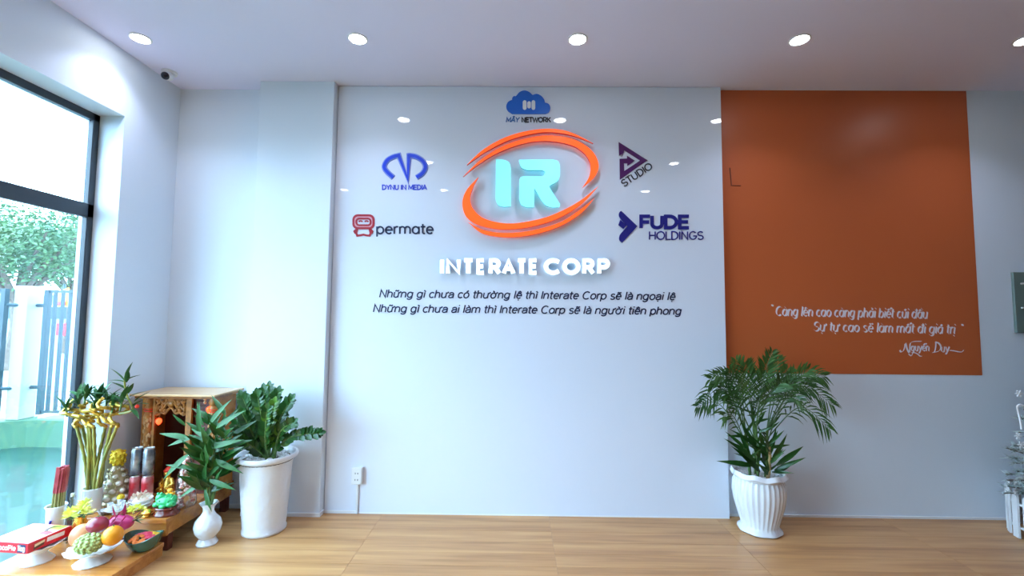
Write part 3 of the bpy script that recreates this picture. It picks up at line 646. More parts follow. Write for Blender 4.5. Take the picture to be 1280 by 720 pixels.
tag(dpn.build('carved_relief', 'choc', r), kind='stuff')
for u, v, lab in ((198.5, 526.5, 'left'), (261.5, 512, 'right')):
    q = at(u, v, y=Y0-.01); lr = thing('red_lamp', (q.x, q.y, q.z), 'small glowing red bud lamp on the %s side of the shrine front' % lab, 'lamp')
    MB().lathe([(.004, -.024), (.013, -.014), (.019, 0), (.016, .012), (.006, .02)], q, 14).build('bulb', 'redlamp', lr, True)
    MB().tube([q+Vector((0, 0, .02)), q+Vector((0, .006, .035)), q+Vector((0, .012, .05))], .003, 6).build('holder', 'carve', lr)
for s_ in (0,):
    q = at(256.5, 499.5, y=Y0-.012)
    lb_ = MB().lathe([(.004, -.03), (.011, -.02), (.005, -.008), (.013, .004), (.016, .014), (.010, .02)], q, 14).build('lotus_finial', 'woodlt', r, True)
# gold deity figure in the shrine (partly hidden)
q = at(213, 592, y=3.14); gz = Z2
r = thing('gold_statue', (q.x, 3.12, gz), 'small gold seated statue just inside the shrine, behind the green toad carving', 'statue')
g = MB(); cx, cy = q.x, 3.12
g.lathe([(.045, 0), (.05, .02), (.040, .04), (.046, .06), (.03, .10), (.022, .13), (.014, .135)], (cx, cy, gz), 18, sy=.8)
for s_ in (-1, 1): g.ball((cx+s_*.032, cy-.02, gz+.055), .022, 10, 8, sc=(1.3, 1, .8)); g.tube([(cx+s_*.025, cy, gz+.12), (cx+s_*.044, cy-.012, gz+.09), (cx+s_*.02, cy-.035, gz+.075)], [.013, .011, .009], 8)
g.build('body', 'gold', r, True)
MB().ball((cx, cy-.003, gz+.158), .024, 14, 10, sc=(1, 1, 1.15)).build('head', 'gold', r, True)
MB().lathe([(.026, .168), (.028, .176), (.012, .195), (.004, .2)], (cx, cy, gz), 14).build('hat', 'redball', r, True)

# ================================================================ offerings on the altar
def crange(u0, u1, y, v=640): return at(u0, v, y=y), at(u1, v, y=y)
# drink cans, two columns two high
M['cansil'] = mat('silver can', (.50, .54, .60), .25, metal=.7, col2=(.09, .10, .13), nscale=16)
M['canred'] = mat('red can', (.55, .02, .03), .3, metal=.3, col2=(.62, .35, .35), nscale=12)
M['alu'] = mat('aluminium', (.75, .77, .8), .3, metal=1)
ya = 3.03; ch_ = 1.36
for i, u in enumerate((170.5, 185.5)):
    cx = at(u, 585, y=ya).x; 
    for j in range(2):
        z = Z2+j*.1295*ch_; rr_ = .033
        side = 'left' if i == 0 else 'right'
        lab = ('silver and black drink can, upper %s of the stack before the shrine' if j else 'red drink can, lower %s of the stack before the shrine') % side
        r = thing('drink_can', (cx, ya, z), lab, 'can', 'stacked drink cans before the shrine')
        MB().lathe([(rr_*.8, 0), (rr_, .008), (rr_, .112*ch_), (rr_*.86, .122*ch_)], (cx, ya, z), 28).build('can_body', 'cansil' if j else 'canred', r, True)
        MB().lathe([(rr_*.86, .122*ch_), (rr_*.86, .1275*ch_), (rr_*.80, .1275*ch_), (rr_*.78, .124*ch_)], (cx, ya, z), 28).build('can_lid', 'alu', r, True)
        MB().tube([(cx-.008, ya-.006, z+.1275*ch_), (cx+.008, ya-.006, z+.1275*ch_)], .0025, 6).build('pull_tab', 'alu', r)
# shell bowl
def bowl(name, c_, R, hgt, label, cat='bowl', m_='ceramic', wave=0, foot=.55, sx=1, sy=1, fh=.25):
    r = thing(name, c_, label, cat)
    rf = (lambda th, i, r_, z: (r_*(1+wave*math.sin(8*th)*(i in (3, 4, 5))), z+wave*R*.4*math.sin(8*th)*(i in (3, 4, 5)))) if wave else None
    MB().lathe([(R*foot, 0), (R*foot*.8, hgt*fh), (R*.75, hgt*.6), (R, hgt), (R*.97, hgt*1.02), (R*.70, hgt*.68), (R*.25, hgt*.45)], c_, 48, rf, sx, sy).build('bowl_body', m_, r, True)
    return r
q = at(177, 610, y=2.93)
r = bowl('offering_bowl', (q.x, 2.93, Z2), .064, .062, 'white ribbed bowl heaped with pale petals, in front of the cans')
for z in (.022, .040): MB().lathe([(.052+z*.2, z-.004), (.058+z*.25, z), (.052+z*.2, z+.004)], (q.x, 2.93, Z2), 36).build('rib', 'ceramic', r, True)
M['petal'] = mat('pale petals', (.85, .62, .50), .5, col2=(.85, .75, .60), nscale=30)
pt = MB()
for k in range(34):
    a_ = random.uniform(0, 2*PI); rr_ = random.uniform(0, .045); c0 = Vector((q.x+rr_*math.cos(a_), 2.93+rr_*math.sin(a_), Z2+.055+random.uniform(0, .03)))
    d_ = Vector((math.cos(a_)*.5, math.sin(a_)*.5, 1)).normalized()*random.uniform(.018, .032); n_ = d_.orthogonal().normalized()*.009
    pt.add([c0-n_*.4, c0+d_*.5-n_, c0+d_, c0+d_*.5+n_], [(0, 1, 2, 3)])
pt.ball((q.x, 2.93, Z2+.052), .042, 12, 8, sc=(1, 1, .5), jit=.05)
tag(pt.build('petals', 'petal', r), kind='stuff')
# tray with cups
q = at(149, 636, y=2.87)
r = thing('cup_tray', (q.x, 2.87, Z2), 'small round white footed tray under the tea cups, left of centre', 'tray')
MB().lathe([(.035, 0), (.030, .012), (.066, .024), (.072, .032), (.069, .033), (.06, .028)], (q.x, 2.87, Z2), 36).build('tray_body', 'ceramic', r, True)
M['cupw'] = mat('translucent white cup', (.75, .80, .78), .12, sub=.2)
names_c = ['leftmost', 'second from left', 'second from right', 'rightmost', 'rear']
for k, (dx, dy) in enumerate(((-.050, -.008), (-.018, -.036), (.018, -.036), (.050, -.008), (0, .022))):
    cx, cy = q.x+dx, 2.87+dy
    r = thing('tea_cup', (cx, cy, Z2+.030), 'small white tea cup, %s on the round white tray' % names_c[k], 'cup', 'tea cups on the round tray')
    MB().lathe([(.011, 0), (.012, .003), (.016, .03), (.0148, .031), (.010, .008)], (cx, cy, Z2+.030), 20).build('cup_body', 'cupw', r, True)
q = at(151, 622, y=2.935)
r = thing('yellow_cup', (q.x, 2.935, Z2), 'small bright yellow-topped cup standing behind the tea cup tray', 'cup')
MB().lathe([(.014, 0), (.018, .07), (.016, .07)], (q.x, 2.935, Z2), 20).build('cup_body', 'cupw', r, True)
MB().lathe([(.019, .06), (.022, .068), (.016, .082), (.006, .086)], (q.x, 2.935, Z2), 20).build('cup_lid', 'goldy', r, True)
# pale gold and white offering tower
M['pearl'] = mat('pearl white', (.80, .76, .66), .25, coat=.4)
M['ivory'] = mat('ivory gold', (.58, .50, .30), .35, metal=.4)
q = at(146, 600, y=3.02); cx, cy = q.x, 3.02
ztop = at(143, 559, y=3.02).z; HT = ztop-Z2
r = thing('offering_tower', (cx, cy, Z2), 'tall cone of pearly white balls and gold with a yellow gold crown', 'ornament')
MB().lathe([(.072, 0), (.078, .012), (.066, .022), (.060, HT*.25), (.046, HT*.5), (.026, HT*.68)], (cx, cy, Z2), 24).build('core', 'ivory', r, True)
for k, (h_, n_, R_) in enumerate(((.12, 9, .070), (.25, 8, .064), (.38, 7, .055), (.50, 6, .043), (.60, 4, .032))):
    for j in range(n_):
        a_ = 2*PI*(j+.5*(k % 2))/n_-PI/2; MB().ball((cx+R_*math.cos(a_), cy+R_*math.sin(a_), Z2+HT*h_), .020-.0015*k, 10, 8, sc=(1.05, 1, .85)).build('pearl_ball', 'pearl', r, True)
bd = MB()
for k in range(120):
    h_ = random.uniform(.04, .64); R_ = .082-.062*h_; a_ = random.uniform(0, 2*PI); bd.ball((cx+R_*math.cos(a_), cy+R_*math.sin(a_), Z2+HT*h_), .0065, 6, 4)
tag(bd.build('gold_beads', 'ivory', r, True), kind='stuff')
cr = MB().lathe([(.020, 0), (.036, .03), (.041, .055), (.034, .085), (.020, .10), (.010, .108)], (cx, cy, Z2+HT*.66), 20, lambda th, i, r_, z: (r_*(1+.10*math.sin(6*th+i)), z))
for k in range(26):
    a_ = k*2.4; h_ = .01+k*.0033; R_ = .037*(1-(h_-.05)**2*90); cr.ball((cx+R_*math.cos(a_), cy+R_*math.sin(a_), Z2+HT*.66+h_), .010, 7, 5)
cr.build('gold_crown', 'goldy', r, True)
# lucky bamboo
q = at(116, 622, y=2.885); cx, cy = q.x, 2.885
zrim = at(116, 609, y=2.885).z
r = thing('lucky_bamboo', (cx, cy, Z2), 'lucky bamboo with gold twisted tops and fresh leaves in a white pot', 'plant')
hp = zrim-Z2
MB().lathe([(.042, 0), (.045, .01), (.050, hp-.012), (.054, hp-.008), (.054, hp), (.048, hp), (.046, hp-.02)], (cx, cy, Z2), 32).build('pot', 'ceramic', r, True)
MB().lathe([(.045, hp-.03), (.045, hp-.018)], (cx, cy, Z2), 24).build('soil', 'pebble', r)
tops = [(84, 512), (91, 508), (99, 514), (108, 510), (118, 512), (128, 506), (140, 510), (150, 506)]
rt_ = random.Random(21)
for k, (u, v) in enumerate(tops):
    a_ = 2*PI*k/8; f_ = k/7; p0 = Vector((cx-.034+.068*f_, cy+.024*math.sin(a_*3), zrim-.02)); uw = 96+f_*50-(12 if k == 4 else 0)
    p3 = at(uw, 534, y=cy+.03*math.sin(a_*2)); path = smoothpts([tuple(p0), tuple(p0.lerp(p3, .5)+Vector(((.5-f_)*.03, 0, 0))), tuple(p3)], 9)
    MB().tube(path, [.0085 if i % 3 else .0105 for i in range(len(path))], 8).build('cane', 'cane', r, True)
    # knotted golden top: the cane loops sideways, then up to its shoot
    q3 = at(u, v-8, y=cy+rt_.uniform(-.06, 0)); tw = []
    n_ = 44; dv = q3-p3; ph = rt_.uniform(0, 6)
    for t in range(n_):
        s_ = t/(n_-1); e_ = math.sin(PI*s_); sw = math.sin(s_*2*PI*1.5+ph)
        tw.append(p3+dv*s_+Vector((e_*.052*sw, e_*.040*math.cos(s_*2*PI*1.5+ph), e_*.010*math.sin(s_*2*PI*3+ph))))
    MB().tube(tw, [.0108+.0018*math.sin(i*1.6) for i in range(n_)], 7).build('twisted_top', 'cane', r, True)
M['goldc'] = mat('gold painted cane', (.62, .40, .07), .28, metal=.8, noise=.35, nscale=40)
for o in r.children:
    if o.name.startswith('twisted_top'): o.data.materials[0] = M['goldc']
_leafmesh = {}
def leafmesh(key, L, W, m_, fold=.25, curl=.2, nseg=6):
    "one pointed leaf lying along +X, folded at the midrib and drooping"
    if key in _leafmesh: return _leafmesh[key]
    v, f = [], []
    for i in range(nseg+1):
        t = i/nseg; w_ = (W/2*math.sin(PI*min(1, t*.97+.03)**.75)*(1-.15*t)) if key not in ('zz', 'zy') else W/2*math.sin(PI*min(1, t*.96+.04)**.9)**.6; z = -curl*L*t*t
        v += [(L*t, -w_, z+w_*fold), (L*t, 0, z), (L*t, w_, z+w_*fold)]
    for i in range(nseg):
        a = 3*i; f += [(a, a+1, a+4, a+3), (a+1, a+2, a+5, a+4)]
    me = bpy.data.meshes.new('leaf'); me.from_pydata(v, [], f); me.materials.append(M[m_]); me.polygons.foreach_set('use_smooth', [True]*len(f)); me.update(); _leafmesh[key] = me; return me
def rootof(p):
    while p.parent: p = p.parent
    return p
def put_leaf(key, parent, pos, d, side=None, s=1, name='leaf'):
    "leaf object at pos pointing along d"
    d = Vector(d).normalized(); upv = Vector(side) if side else Vector((0, 0, 1))
    yv = upv.cross(d); yv = yv.normalized() if yv.length > .05 else d.orthogonal().normalized(); zv = d.cross(yv)
    o = bpy.data.objects.new(name, _leafmesh[key]); COL.objects.link(o); o.parent = parent
    R_ = Matrix((d, yv, zv)).transposed().to_4x4(); o.matrix_local = Matrix.Translation(Vector(pos)-rootof(parent).location) @ R_ @ Matrix.Scale(s, 4); return o
leafmesh('bam', .11, .028, 'leafb', .3, .15); leafmesh('bam2', .08, .023, 'leafb', .3, .1)
rd = random.Random(11)
for (u, v, n_, lean) in ((84, 517, 9, -.3), (98, 505, 12, -.1), (106, 500, 12, .1), (122, 506, 10, 0), (133, 503, 14, .1), (140, 512, 10, .3), (150, 510, 8, .4), (117, 512, 8, 0)):
    c0 = at(u, v, y=cy-.05+rd.uniform(-.04, .03))
    sh = MB().tube([c0-Vector((0, 0, .02)), c0+Vector((lean*.03, 0, .05))], .005, 6).build('shoot', 'stem', r)
    for k in range(n_):
        a_ = rd.uniform(0, 2*PI); e_ = rd.uniform(.1, 1.3); d_ = (math.cos(a_)*math.cos(e_)+lean*.5, math.sin(a_)*math.cos(e_)*.7, math.sin(e_))
        put_leaf('bam' if rd.random() < .6 else 'bam2', sh, c0+Vector((lean*.02, 0, rd.uniform(-.01, .05))), d_, s=rd.uniform(.75, 1.2))
# long sprout at right
sp = [at(150, 517, y=2.87), at(166, 512, y=2.86), at(159, 495, y=2.86), at(156, 480, y=2.86), at(157, 470, y=2.86)]
sh = MB().tube([Vector(p) for p in smoothpts([tuple(p) for p in sp], 5)], [.009]*5+[.006]*16, 7).build('sprout', 'cane', r, True)
for u, v, d_ in ((157, 478, (-1, 0, .25)), (157, 476, (.9, -.1, .5)), (157, 474, (.2, 0, 1)), (158, 478, (.4, -.4, .8)), (156, 477, (-.5, -.2, .8)), (162, 496, (1, 0, .5)), (160, 492, (.6, -.4, .8)), (165, 506, (1, 0, .2)), (166, 508, (1, -.3, .7)), (161, 500, (-1, 0, .3)), (158, 487, (-.8, 0, .5)), (164, 511, (.8, -.4, -.3)), (168, 502, (.8, 0, .7))):
    put_leaf('bam', sh, at(u, v, y=2.86), d_, s=1.05)
q = at(171.5, 508, y=2.85)
rb = thing('red_bead', (q.x, 2.85, q.z), 'tiny red ball ornament hanging in the right branch of the bamboo', 'ornament')
MB().ball(q, .012, 12, 8).build('ball', 'redball', rb, True); MB().tube([q+Vector((0, 0, .01)), q+Vector((-.008, .003, .024))], .002, 5).build('string', 'red', rb)
# incense pot with sticks
q = at(70, 640, y=2.765); cx, cy = q.x, 2.765; zrim = at(70, 631, y=2.765).z
r = thing('incense_pot', (cx, cy, Z1), 'white porcelain incense pot behind the biscuit box, near the glass', 'pot')
hp = zrim-Z1
MB().lathe([(.036, 0), (.040, .01), (.046, hp-.015), (.052, hp-.004), (.050, hp), (.044, hp-.003), (.04, hp-.02)], (cx, cy, Z1), 32).build('pot_body', 'ceramic', r, True)
MB().lathe([(.040, hp-.03), (.04, hp-.02)], (cx, cy, Z1), 24).build('ash', 'soil', r)
MB().tube([(cx+.01, cy-.043, Z1+hp*.55), (cx+.016, cy-.0445, Z1+hp*.65)], .006, 5).build('dark_mark', 'royal', r)
M['incense'] = mat('incense red wrap', (.36, .03, .05), .4, col2=(.55, .10, .12), nscale=20)
M['incol'] = mat('olive incense stems', (.34, .30, .10), .6)
zt2 = at(74, 582, y=2.765).z
r2 = thing('incense_bundle', (cx, cy, zrim-.05), 'bundle of red-topped incense sticks standing in the white pot', 'incense')
for k in range(26):
    a_ = k*2.4; R_ = .0055*math.sqrt(k); bx, by = cx+R_*math.cos(a_)+.006, cy+R_*math.sin(a_); tx = bx+.018; h_ = zt2-rd.uniform(0, .02)
    m1 = zrim+.075
    st = MB().tube([(bx, by, zrim-.03), (bx+.006, by, m1)], .0042, 5).build('incense_stick', 'incol', r2)
    MB().tube([(bx+.006, by, m1), (tx, by, h_)], .0060, 5).build('red_tip', 'incense', st)
# glass bottle
M['clear'] = glass_mat('clear glass', (.86, .90, .90), 2.2)
q = at(89.5, 630, y=2.77); cx = q.x; zt2 = at(89, 620, y=2.77).z; hb = zt2-Z1; cx += .004
r = thing('glass_bottle', (cx, 2.77, Z1), 'small clear glass bottle right of the incense pot', 'bottle')
MB().lathe([(.022, 0), (.024, .01), (.022, hb*.6), (.010, hb*.75), (.010, hb*.93), (.015, hb*.94), (.015, hb)], (cx, 2.77, Z1), 20).build('bottle_body', 'clear', r, True)
MB().lathe([(.011, hb), (.011, hb+.015), (.006, hb+.018)], (cx, 2.77, Z1), 14).build('stopper', 'alu', r, True)
# gold vase with yellow flowers
M['yel'] = mat('yellow petals', (.80, .78, .06), .5, col2=(.85, .88, .30), nscale=30)
def flowers(c0, R_, n_, label, vase=True, zb=Z1, sq=.8):
    r = thing('yellow_flowers', (c0.x, c0.y, zb), label, 'flowers')
    if vase: hv = c0.z-zb-.01; MB().lathe([(.030, 0), (.032, .006), (.016, .02), (.036, hv*.5), (.038, hv*.7), (.026, hv*.9), (.032, hv), (.024, hv-.004)], (c0.x, c0.y, zb), 24).build('gold_vase', 'gold', r, True)
    heads = [(0, 0, .02), (-.045, -.01, .008), (.045, -.01, .01), (-.02, -.035, 0), (.025, -.03, .03), (0, .02, .04)]
    for hx, hy, hz in heads[:n_]:
        fl = MB(); hc = c0+Vector((hx, hy, hz))*(R_/.05)
        for k in range(46):
            a_ = rd.uniform(0, 2*PI); e_ = rd.uniform(-.2, 1.4); d_ = Vector((math.cos(a_)*math.cos(e_), math.sin(a_)*math.cos(e_), math.sin(e_)*sq)); w_ = d_.orthogonal().normalized()*.0042*R_/.05
            L = R_*rd.uniform(.6, 1); fl.add([hc, hc+d_*L*.6-w_, hc+d_*L, hc+d_*L*.6+w_], [(0, 1, 2, 3)])
        tag(fl.build('flower_head', 'yel', r), kind='stuff')
    for k in range(5):
        a_ = rd.uniform(0, 2*PI); put_leaf('bam2', r, c0+Vector((0, 0, -.012)), (math.cos(a_), math.sin(a_), .15), s=R_/.05*.9)
    return r
flowers(at(101, 642, y=2.70), .055, 6, 'yellow flowers in a small gold vase beside the fruit dish')
flowers(at(172, 637, y=2.815), .036, 4, 'yellow flowers with leaves lying behind the dragon fruit', vase=False, zb=Z2)
# dark patterned dish
q = at(131, 640, y=2.84)
M['blackpat'] = mat('black marks on white glaze', (.75, .74, .72), .25, col2=(.02, .02, .02), nscale=45)
r = thing('patterned_bowl', (q.x, 2.84, Z2), 'small white bowl with dark patterned rim beside the bamboo pot', 'bowl')
MB().lathe([(.018, 0), (.030, .012), (.036, .028), (.034, .029), (.02, .014)], (q.x, 2.84, Z2), 28).build('bowl_body', 'blackpat', r, True)
# green toad on brown base
q = at(207.5, 640, y=2.86); cx, cy = q.x, 2.86
M['jade'] = mat('bright green resin', (.02, .42, .12), .3, coat=.4, col2=(.05, .62, .22), nscale=14)
M['brownb'] = mat('glossy brown base', (.15, .022, .012), .15, coat=.5)
r = thing('toad_carving', (cx, cy, Z2), 'bright green toad carving on a glossy red-brown base', 'carving')
MB().lathe([(.074, 0), (.079, .010), (.066, .024), (.062, .034), (.072, .044), (.068, .05)], (cx, cy, Z2), 36, sy=.75).build('base', 'brownb', r, True)
t = MB().ball((cx, cy, Z2+.078), .052, 18, 12, sc=(1.15, .9, .72), jit=.015)
t.ball((cx-.030, cy-.008, Z2+.105), .026, 14, 10, sc=(1.1, 1, .85)); t.ball((cx+.035, cy-.015, Z2+.068), .028, 12, 8, sc=(1.1, 1, .8)); t.ball((cx-.048, cy-.018, Z2+.062), .018, 10, 8, sc=(1.2, 1, .9)); t.ball((cx+.006, cy-.04, Z2+.060), .018, 10, 8, sc=(1.2, 1, .7))
for dx in (-.042, -.022): t.ball((cx+dx, cy-.016, Z2+.127), .008, 8, 6)
for k in range(22):
    a_, e_ = rd.uniform(0, 2*PI), rd.uniform(.2, 1.4); t.ball((cx+.06*math.cos(a_)*math.cos(e_), cy+.047*math.sin(a_)*math.cos(e_), Z2+.078+.037*math.sin(e_)), .0055, 6, 4)
t.build('toad', 'jade', r, True)
# wrapped sweets package in the shrine, right
M['mix'] = mat('colourful sweets wrapper', (.72, .10, .08), .25, col2=(.85, .72, .62), nscale=55)
M['amber'] = mat('amber sweets', (.85, .42, .03), .25)
c0 = at(233, 606, y=2.98)
r = thing('sweets_bag', (c0.x, 2.98, Z2), 'tall clear bag of red and white sweets beside the leafy vase plant', 'sweets')
hh = at(231, 566, y=2.98).z-Z2
swm = MB()
for k in range(70):
    h_ = rd.random()**1.3; R_ = .052*(1-h_*.6); a_ = rd.uniform(0, 2*PI); swm.ball((c0.x+R_*math.cos(a_)*rd.random()**.4, 2.98+R_*.8*math.sin(a_), Z2+.01+h_*(hh-.04)), .0125, 7, 5, sc=(1.3, .9, .8))
tag(swm.build('sweets', 'mix', r, True), kind='stuff')
MB().lathe([(.05, 0), (.062, .02), (.056, hh*.5), (.024, hh*.88), (.008, hh*.93), (.022, hh)], (c0.x, 2.98, Z2), 20, lambda th, i, r_, z: (r_*(1+.08*math.sin(5*th+i*1.3)), z)).build('clear_bag', 'clear', r, True)
c0 = at(213, 608, y=2.99)
r = thing('amber_sweets_box', (c0.x, 2.99, Z2), 'small pile of amber wrapped sweets between cans and sweets bag', 'sweets')
k_ = 0
for zz, n_ in ((0, 7), (.02, 6), (.04, 5), (.06, 3), (.078, 1)):
    for k in range(n_):
        a_ = 2*PI*k/n_+zz*30; R_ = .034*(1-zz/.1) if n_ > 1 else 0
        MB().ball((c0.x+R_*math.cos(a_), 2.99+R_*math.sin(a_), Z2+.012+zz), .0135, 8, 6, sc=(1.2, 1, .85)).build('sweet', 'amber' if (k+n_) % 3 else 'pearl', r, True)
# green bowl with sweets
M['celadon'] = mat('dark green glazed bowl', (.012, .075, .055), .12, coat=.6, col2=(.04, .16, .12), nscale=9)
q = at(181, 672, y=2.70); cx, cy = -2.145, 2.700
r = thing('green_bowl', (cx, cy, Z1), 'dark green glossy bowl of yellow and pink sweets on the front board', 'bowl')
rf = lambda th, i, r_, z: (r_*(1+.07*math.cos(2*th)), z+(.014*math.cos(2*th) if i in (3, 4) else 0))
MB().lathe([(.045, 0), (.052, .006), (.076, .038), (.092, .078), (.088, .080), (.072, .045), (.03, .022)], (cx, cy, Z1), 40, rf).build('bowl_body', 'celadon', r, True)
M['ysw'] = mat('yellow sweets', (.88, .55, .02), .4, bump=.5, bscale=120); M['psw'] = mat('pink sweets', (.85, .06, .14), .4, bump=.5, bscale=120); M['osw'] = mat('orange sweets', (.88, .22, .03), .4, bump=.5, bscale=120)
for m_, f0, f1, nm in (('ysw', .4, 1.2, 'yellow'), ('psw', -.25, .4, 'pink'), ('osw', -1.0, -.25, 'orange')):
    sw = MB()
    for k in range(150):
        x_, y_ = rd.uniform(-1, 1), rd.uniform(-1, 1)
        if x_*x_+y_*y_ > 1 or not (f0 < y_*.9+x_*.35 < f1): continue
        sw.ball((cx+x_*.066+.004, cy+y_*.066, Z1+.058+.022*(1-x_*x_-y_*y_)+rd.uniform(0, .006)), .0105, 6, 4, sc=(1.2, 1, .7))
    tag(sw.build('sweets', m_, r, True), label=nm+' sweets', kind='stuff')
q = at(183, 648, y=2.815); gi = thing('gold_ingot', (q.x, 2.815, Z2), 'small shiny gold ornament on the altar edge behind the green bowl', 'ornament')
hz = .034
MB().lathe([(.018, 0), (.024, .01), (.02, hz-.02), (.03, hz-.005), (.024, hz), (.014, hz+.012), (.004, hz+.016)], (q.x, 2.815, Z2), 18).build('ingot_body', 'gold', gi, True)
# ---- footed fruit dish
cx, cy = -2.305, 2.555
zd = at(112, 684, y=cy).z; hd = max(zd-Z1, .05)
def footdish(name, cx, cy, hd, R_, label, sq=.75):
    r = thing(name, (cx, cy, Z1), label, 'dish')
    rf = lambda th, i, r_, z: (r_*(1+(.035*math.sin(12*th) if i in (5, 6, 7) else .02*math.sin(12*th) if i < 2 else 0)), z+(.004*math.sin(12*th) if i in (5, 6, 7) else 0))
    MB().lathe([(R_*.66, 0), (R_*.68, .006), (R_*.42, hd*.35), (R_*.36, hd*.5), (R_*.6, hd*.68), (R_*.98, hd*.98), (R_, hd), (R_*.96, hd+.001), (R_*.5, hd*.78), (R_*.1, hd*.74)], (cx, cy, Z1), 60, rf, 1, sq).build('dish_body', 'ceramic', r, True)
    return r
footdish('fruit_dish', cx, cy, hd, .122, 'white scalloped footed dish piled with mixed fruit', 1.0)
def fruit(name, u, v, y, R_, m_, label, sc_=(1, 1, 1), stemc='stem', jit=0, rot=None, cat='fruit'):
    q = at(u, v, y=y); r = thing(name, (q.x, y, q.z-R_*sc_[2]), label, cat)
    mb = MB(); mb.ball(q, R_, 28, 20, sc=sc_, jit=jit, rot=rot); mb.build('flesh', m_, r, True)
    tp = Vector((0, 0, R_*sc_[2])); tp = rot @ tp if rot else tp
    MB().tube([q+tp*.93, q+tp*1.12+Vector((.003, 0, 0))], .0035, 6).build('stalk', stemc, r); return r, q
M['custard'] = mat('knobbly pale green skin', (.30, .40, .10), .55, col2=(.48, .55, .22), nscale=60, bump=.6, bscale=90)
M['mango'] = mat('blushed mango skin', (.80, .22, .13), .35, col2=(.85, .52, .20), nscale=9)
M['apple'] = mat('dark red skin', (.22, .012, .03), .2, coat=.4, col2=(.36, .03, .06), nscale=12)
M['orangef'] = mat('orange peel', (.85, .32, .01), .38, bump=.15, bscale=200)
M['dragon'] = mat('magenta skin', (.50, .02, .14), .4, col2=(.62, .06, .22), nscale=10)
zb0 = Z1+hd*.78
r, q = fruit('custard_apple', 111, 679.5, 2.495, .056, 'custard', 'pale green knobbly custard apple at the front of the fruit dish', (1.12, .9, .82))
kb = MB()
for i in range(1, 9):
    ph = -PI/2+PI*i/9; n_ = max(3, int(15*math.cos(ph)))
    for j in range(n_):
        a_ = 2*PI*(j+.5*(i % 2))/n_; kb.ball((q.x+.0620*math.cos(ph)*math.cos(a_)*.97, q.y+.050*math.cos(ph)*math.sin(a_)*.97, q.z+.0459*math.sin(ph)*.97), .0112, 7, 5, sc=(1, 1, .8))
tag(kb.build('knobs', 'custard', r, True), kind='stuff')
fruit('mango', 101, 669, 2.602, .064, 'mango', 'pink and yellow mango at the left of the fruit dish', (.82, .72, 1.0), rot=Matrix.Rotation(.55, 3, 'Y'))
fruit('red_apple', 122, 656, 2.575, .049, 'apple', 'dark red apple on top of the fruit pile', (1.08, .95, .88))
fruit('orange_fruit', 141, 669.5, 2.535, .051, 'orangef', 'round orange at the right of the fruit dish', (.92, .95, .98))
r, q = fruit('dragon_fruit', 152, 653, 2.672, .052, 'dragon', 'magenta dragon fruit with green-tipped scales lying behind the orange', (1.30, .8, .78), stemc='leafy')
M['dscale'] = mat('green pink scale', (.50, .10, .16), .4, col2=(.20, .36, .08), nscale=25)
leafmesh('dsc', .065, .018, 'dragon', .4, -.25); leafmesh('dsg', .075, .017, 'leafy', .4, -.1); leafmesh('dsg2', .07, .011, 'leafb', .4, .1)
for k in range(12):
    a_ = rd.uniform(0, 2*PI); t_ = rd.uniform(-.8, .9); pos = q+Vector((.078*t_, .045*math.cos(a_)*math.sqrt(1-t_*t_), .045*abs(math.sin(a_))*math.sqrt(1-t_*t_)))
    put_leaf('dsc', r, pos, (.9, math.cos(a_)*.4, .5+.3*abs(math.sin(a_))), s=.8, name='scale')
for k in range(9):
    a_ = rd.uniform(-.6, .8); put_leaf('dsg' if k % 2 else 'dsg2', r, q+Vector((.068, rd.uniform(-.01, .01), .012+rd.uniform(-.01, .01))), (math.cos(a_), rd.uniform(-.3, .1), .25+math.sin(a_)*.7), s=1.0, name='green_scale')
put_leaf('dsc', r, q+Vector((-.03, -.01, .035)), (-.5, -.1, .9), s=1, name='scale'); put_leaf('dsc', r, q+Vector((.02, -.01, .042)), (.25, -.1, .95), s=1.1, name='scale')
# ---- biscuit box on its stand
cx, cy = -2.615, 2.56
footdish('box_stand', cx, cy, .092, .105, 'white footed dish carrying the red biscuit box', 1.0)
zt_ = .222; zb_ = zt_-.051
A = at(35, 680, z=zt_); B = at(90, 657, z=zt_); d_ = (B-A).normalized(); nrm = Vector((-d_.y, d_.x, 0)); Wd = .27; L_ = (B-A).length
C_, D_ = B+nrm*Wd*.86, A+nrm*Wd
bz = Vector((0, 0, -.051))
# front face runs along -X from A
r = thing('biscuit_box', (cx, cy, zb_), 'red and white cardboard biscuit box on a white footed dish', 'box')
C_ = Vector((B.x-.245, B.y+.022, zt_)); D_ = Vector((A.x-.245, A.y+.022, zt_))
MB().add([A, B, C_, D_, A+bz, B+bz, C_+bz, D_+bz], [(4, 5, 6, 7), (0, 1, 5, 4), (1, 2, 6, 5), (2, 3, 7, 6), (3, 0, 4, 7), (0, 1, 2, 3)]).build('box_body', 'red', r)
e_ = Vector((0, 0, .0008))
def lerp2(s_, t_): return (A.lerp(B, t_)).lerp(D_.lerp(C_, t_), s_)
def toppoly(nm, P, m_, k=1): MB().add([lerp2(*p)+e_*k for p in P], [tuple(range(len(P)))]).build(nm, m_, r)
toppoly('lid_print', [(.03, .02), (.03, .97), (.97, .97), (.97, .02)], 'cardw')
toppoly('lid_patch', [(.05, .72), (.05, .96), (.42, .96), (.38, .75)], 'lime', 2)
toppoly('lid_patch', [(.05, .45), (.05, .62), (.30, .66), (.34, .50)], 'red', 2)
toppoly('lid_swirl', smoothpts([(.20, .62), (.30, .74), (.26, .86), (.16, .88)], 4)+smoothpts([(.19, .92), (.33, .90), (.38, .74), (.26, .58)], 4), 'choc', 3)
dx_ = (D_-A).normalized(); up_ = Vector((0, 0, 1))
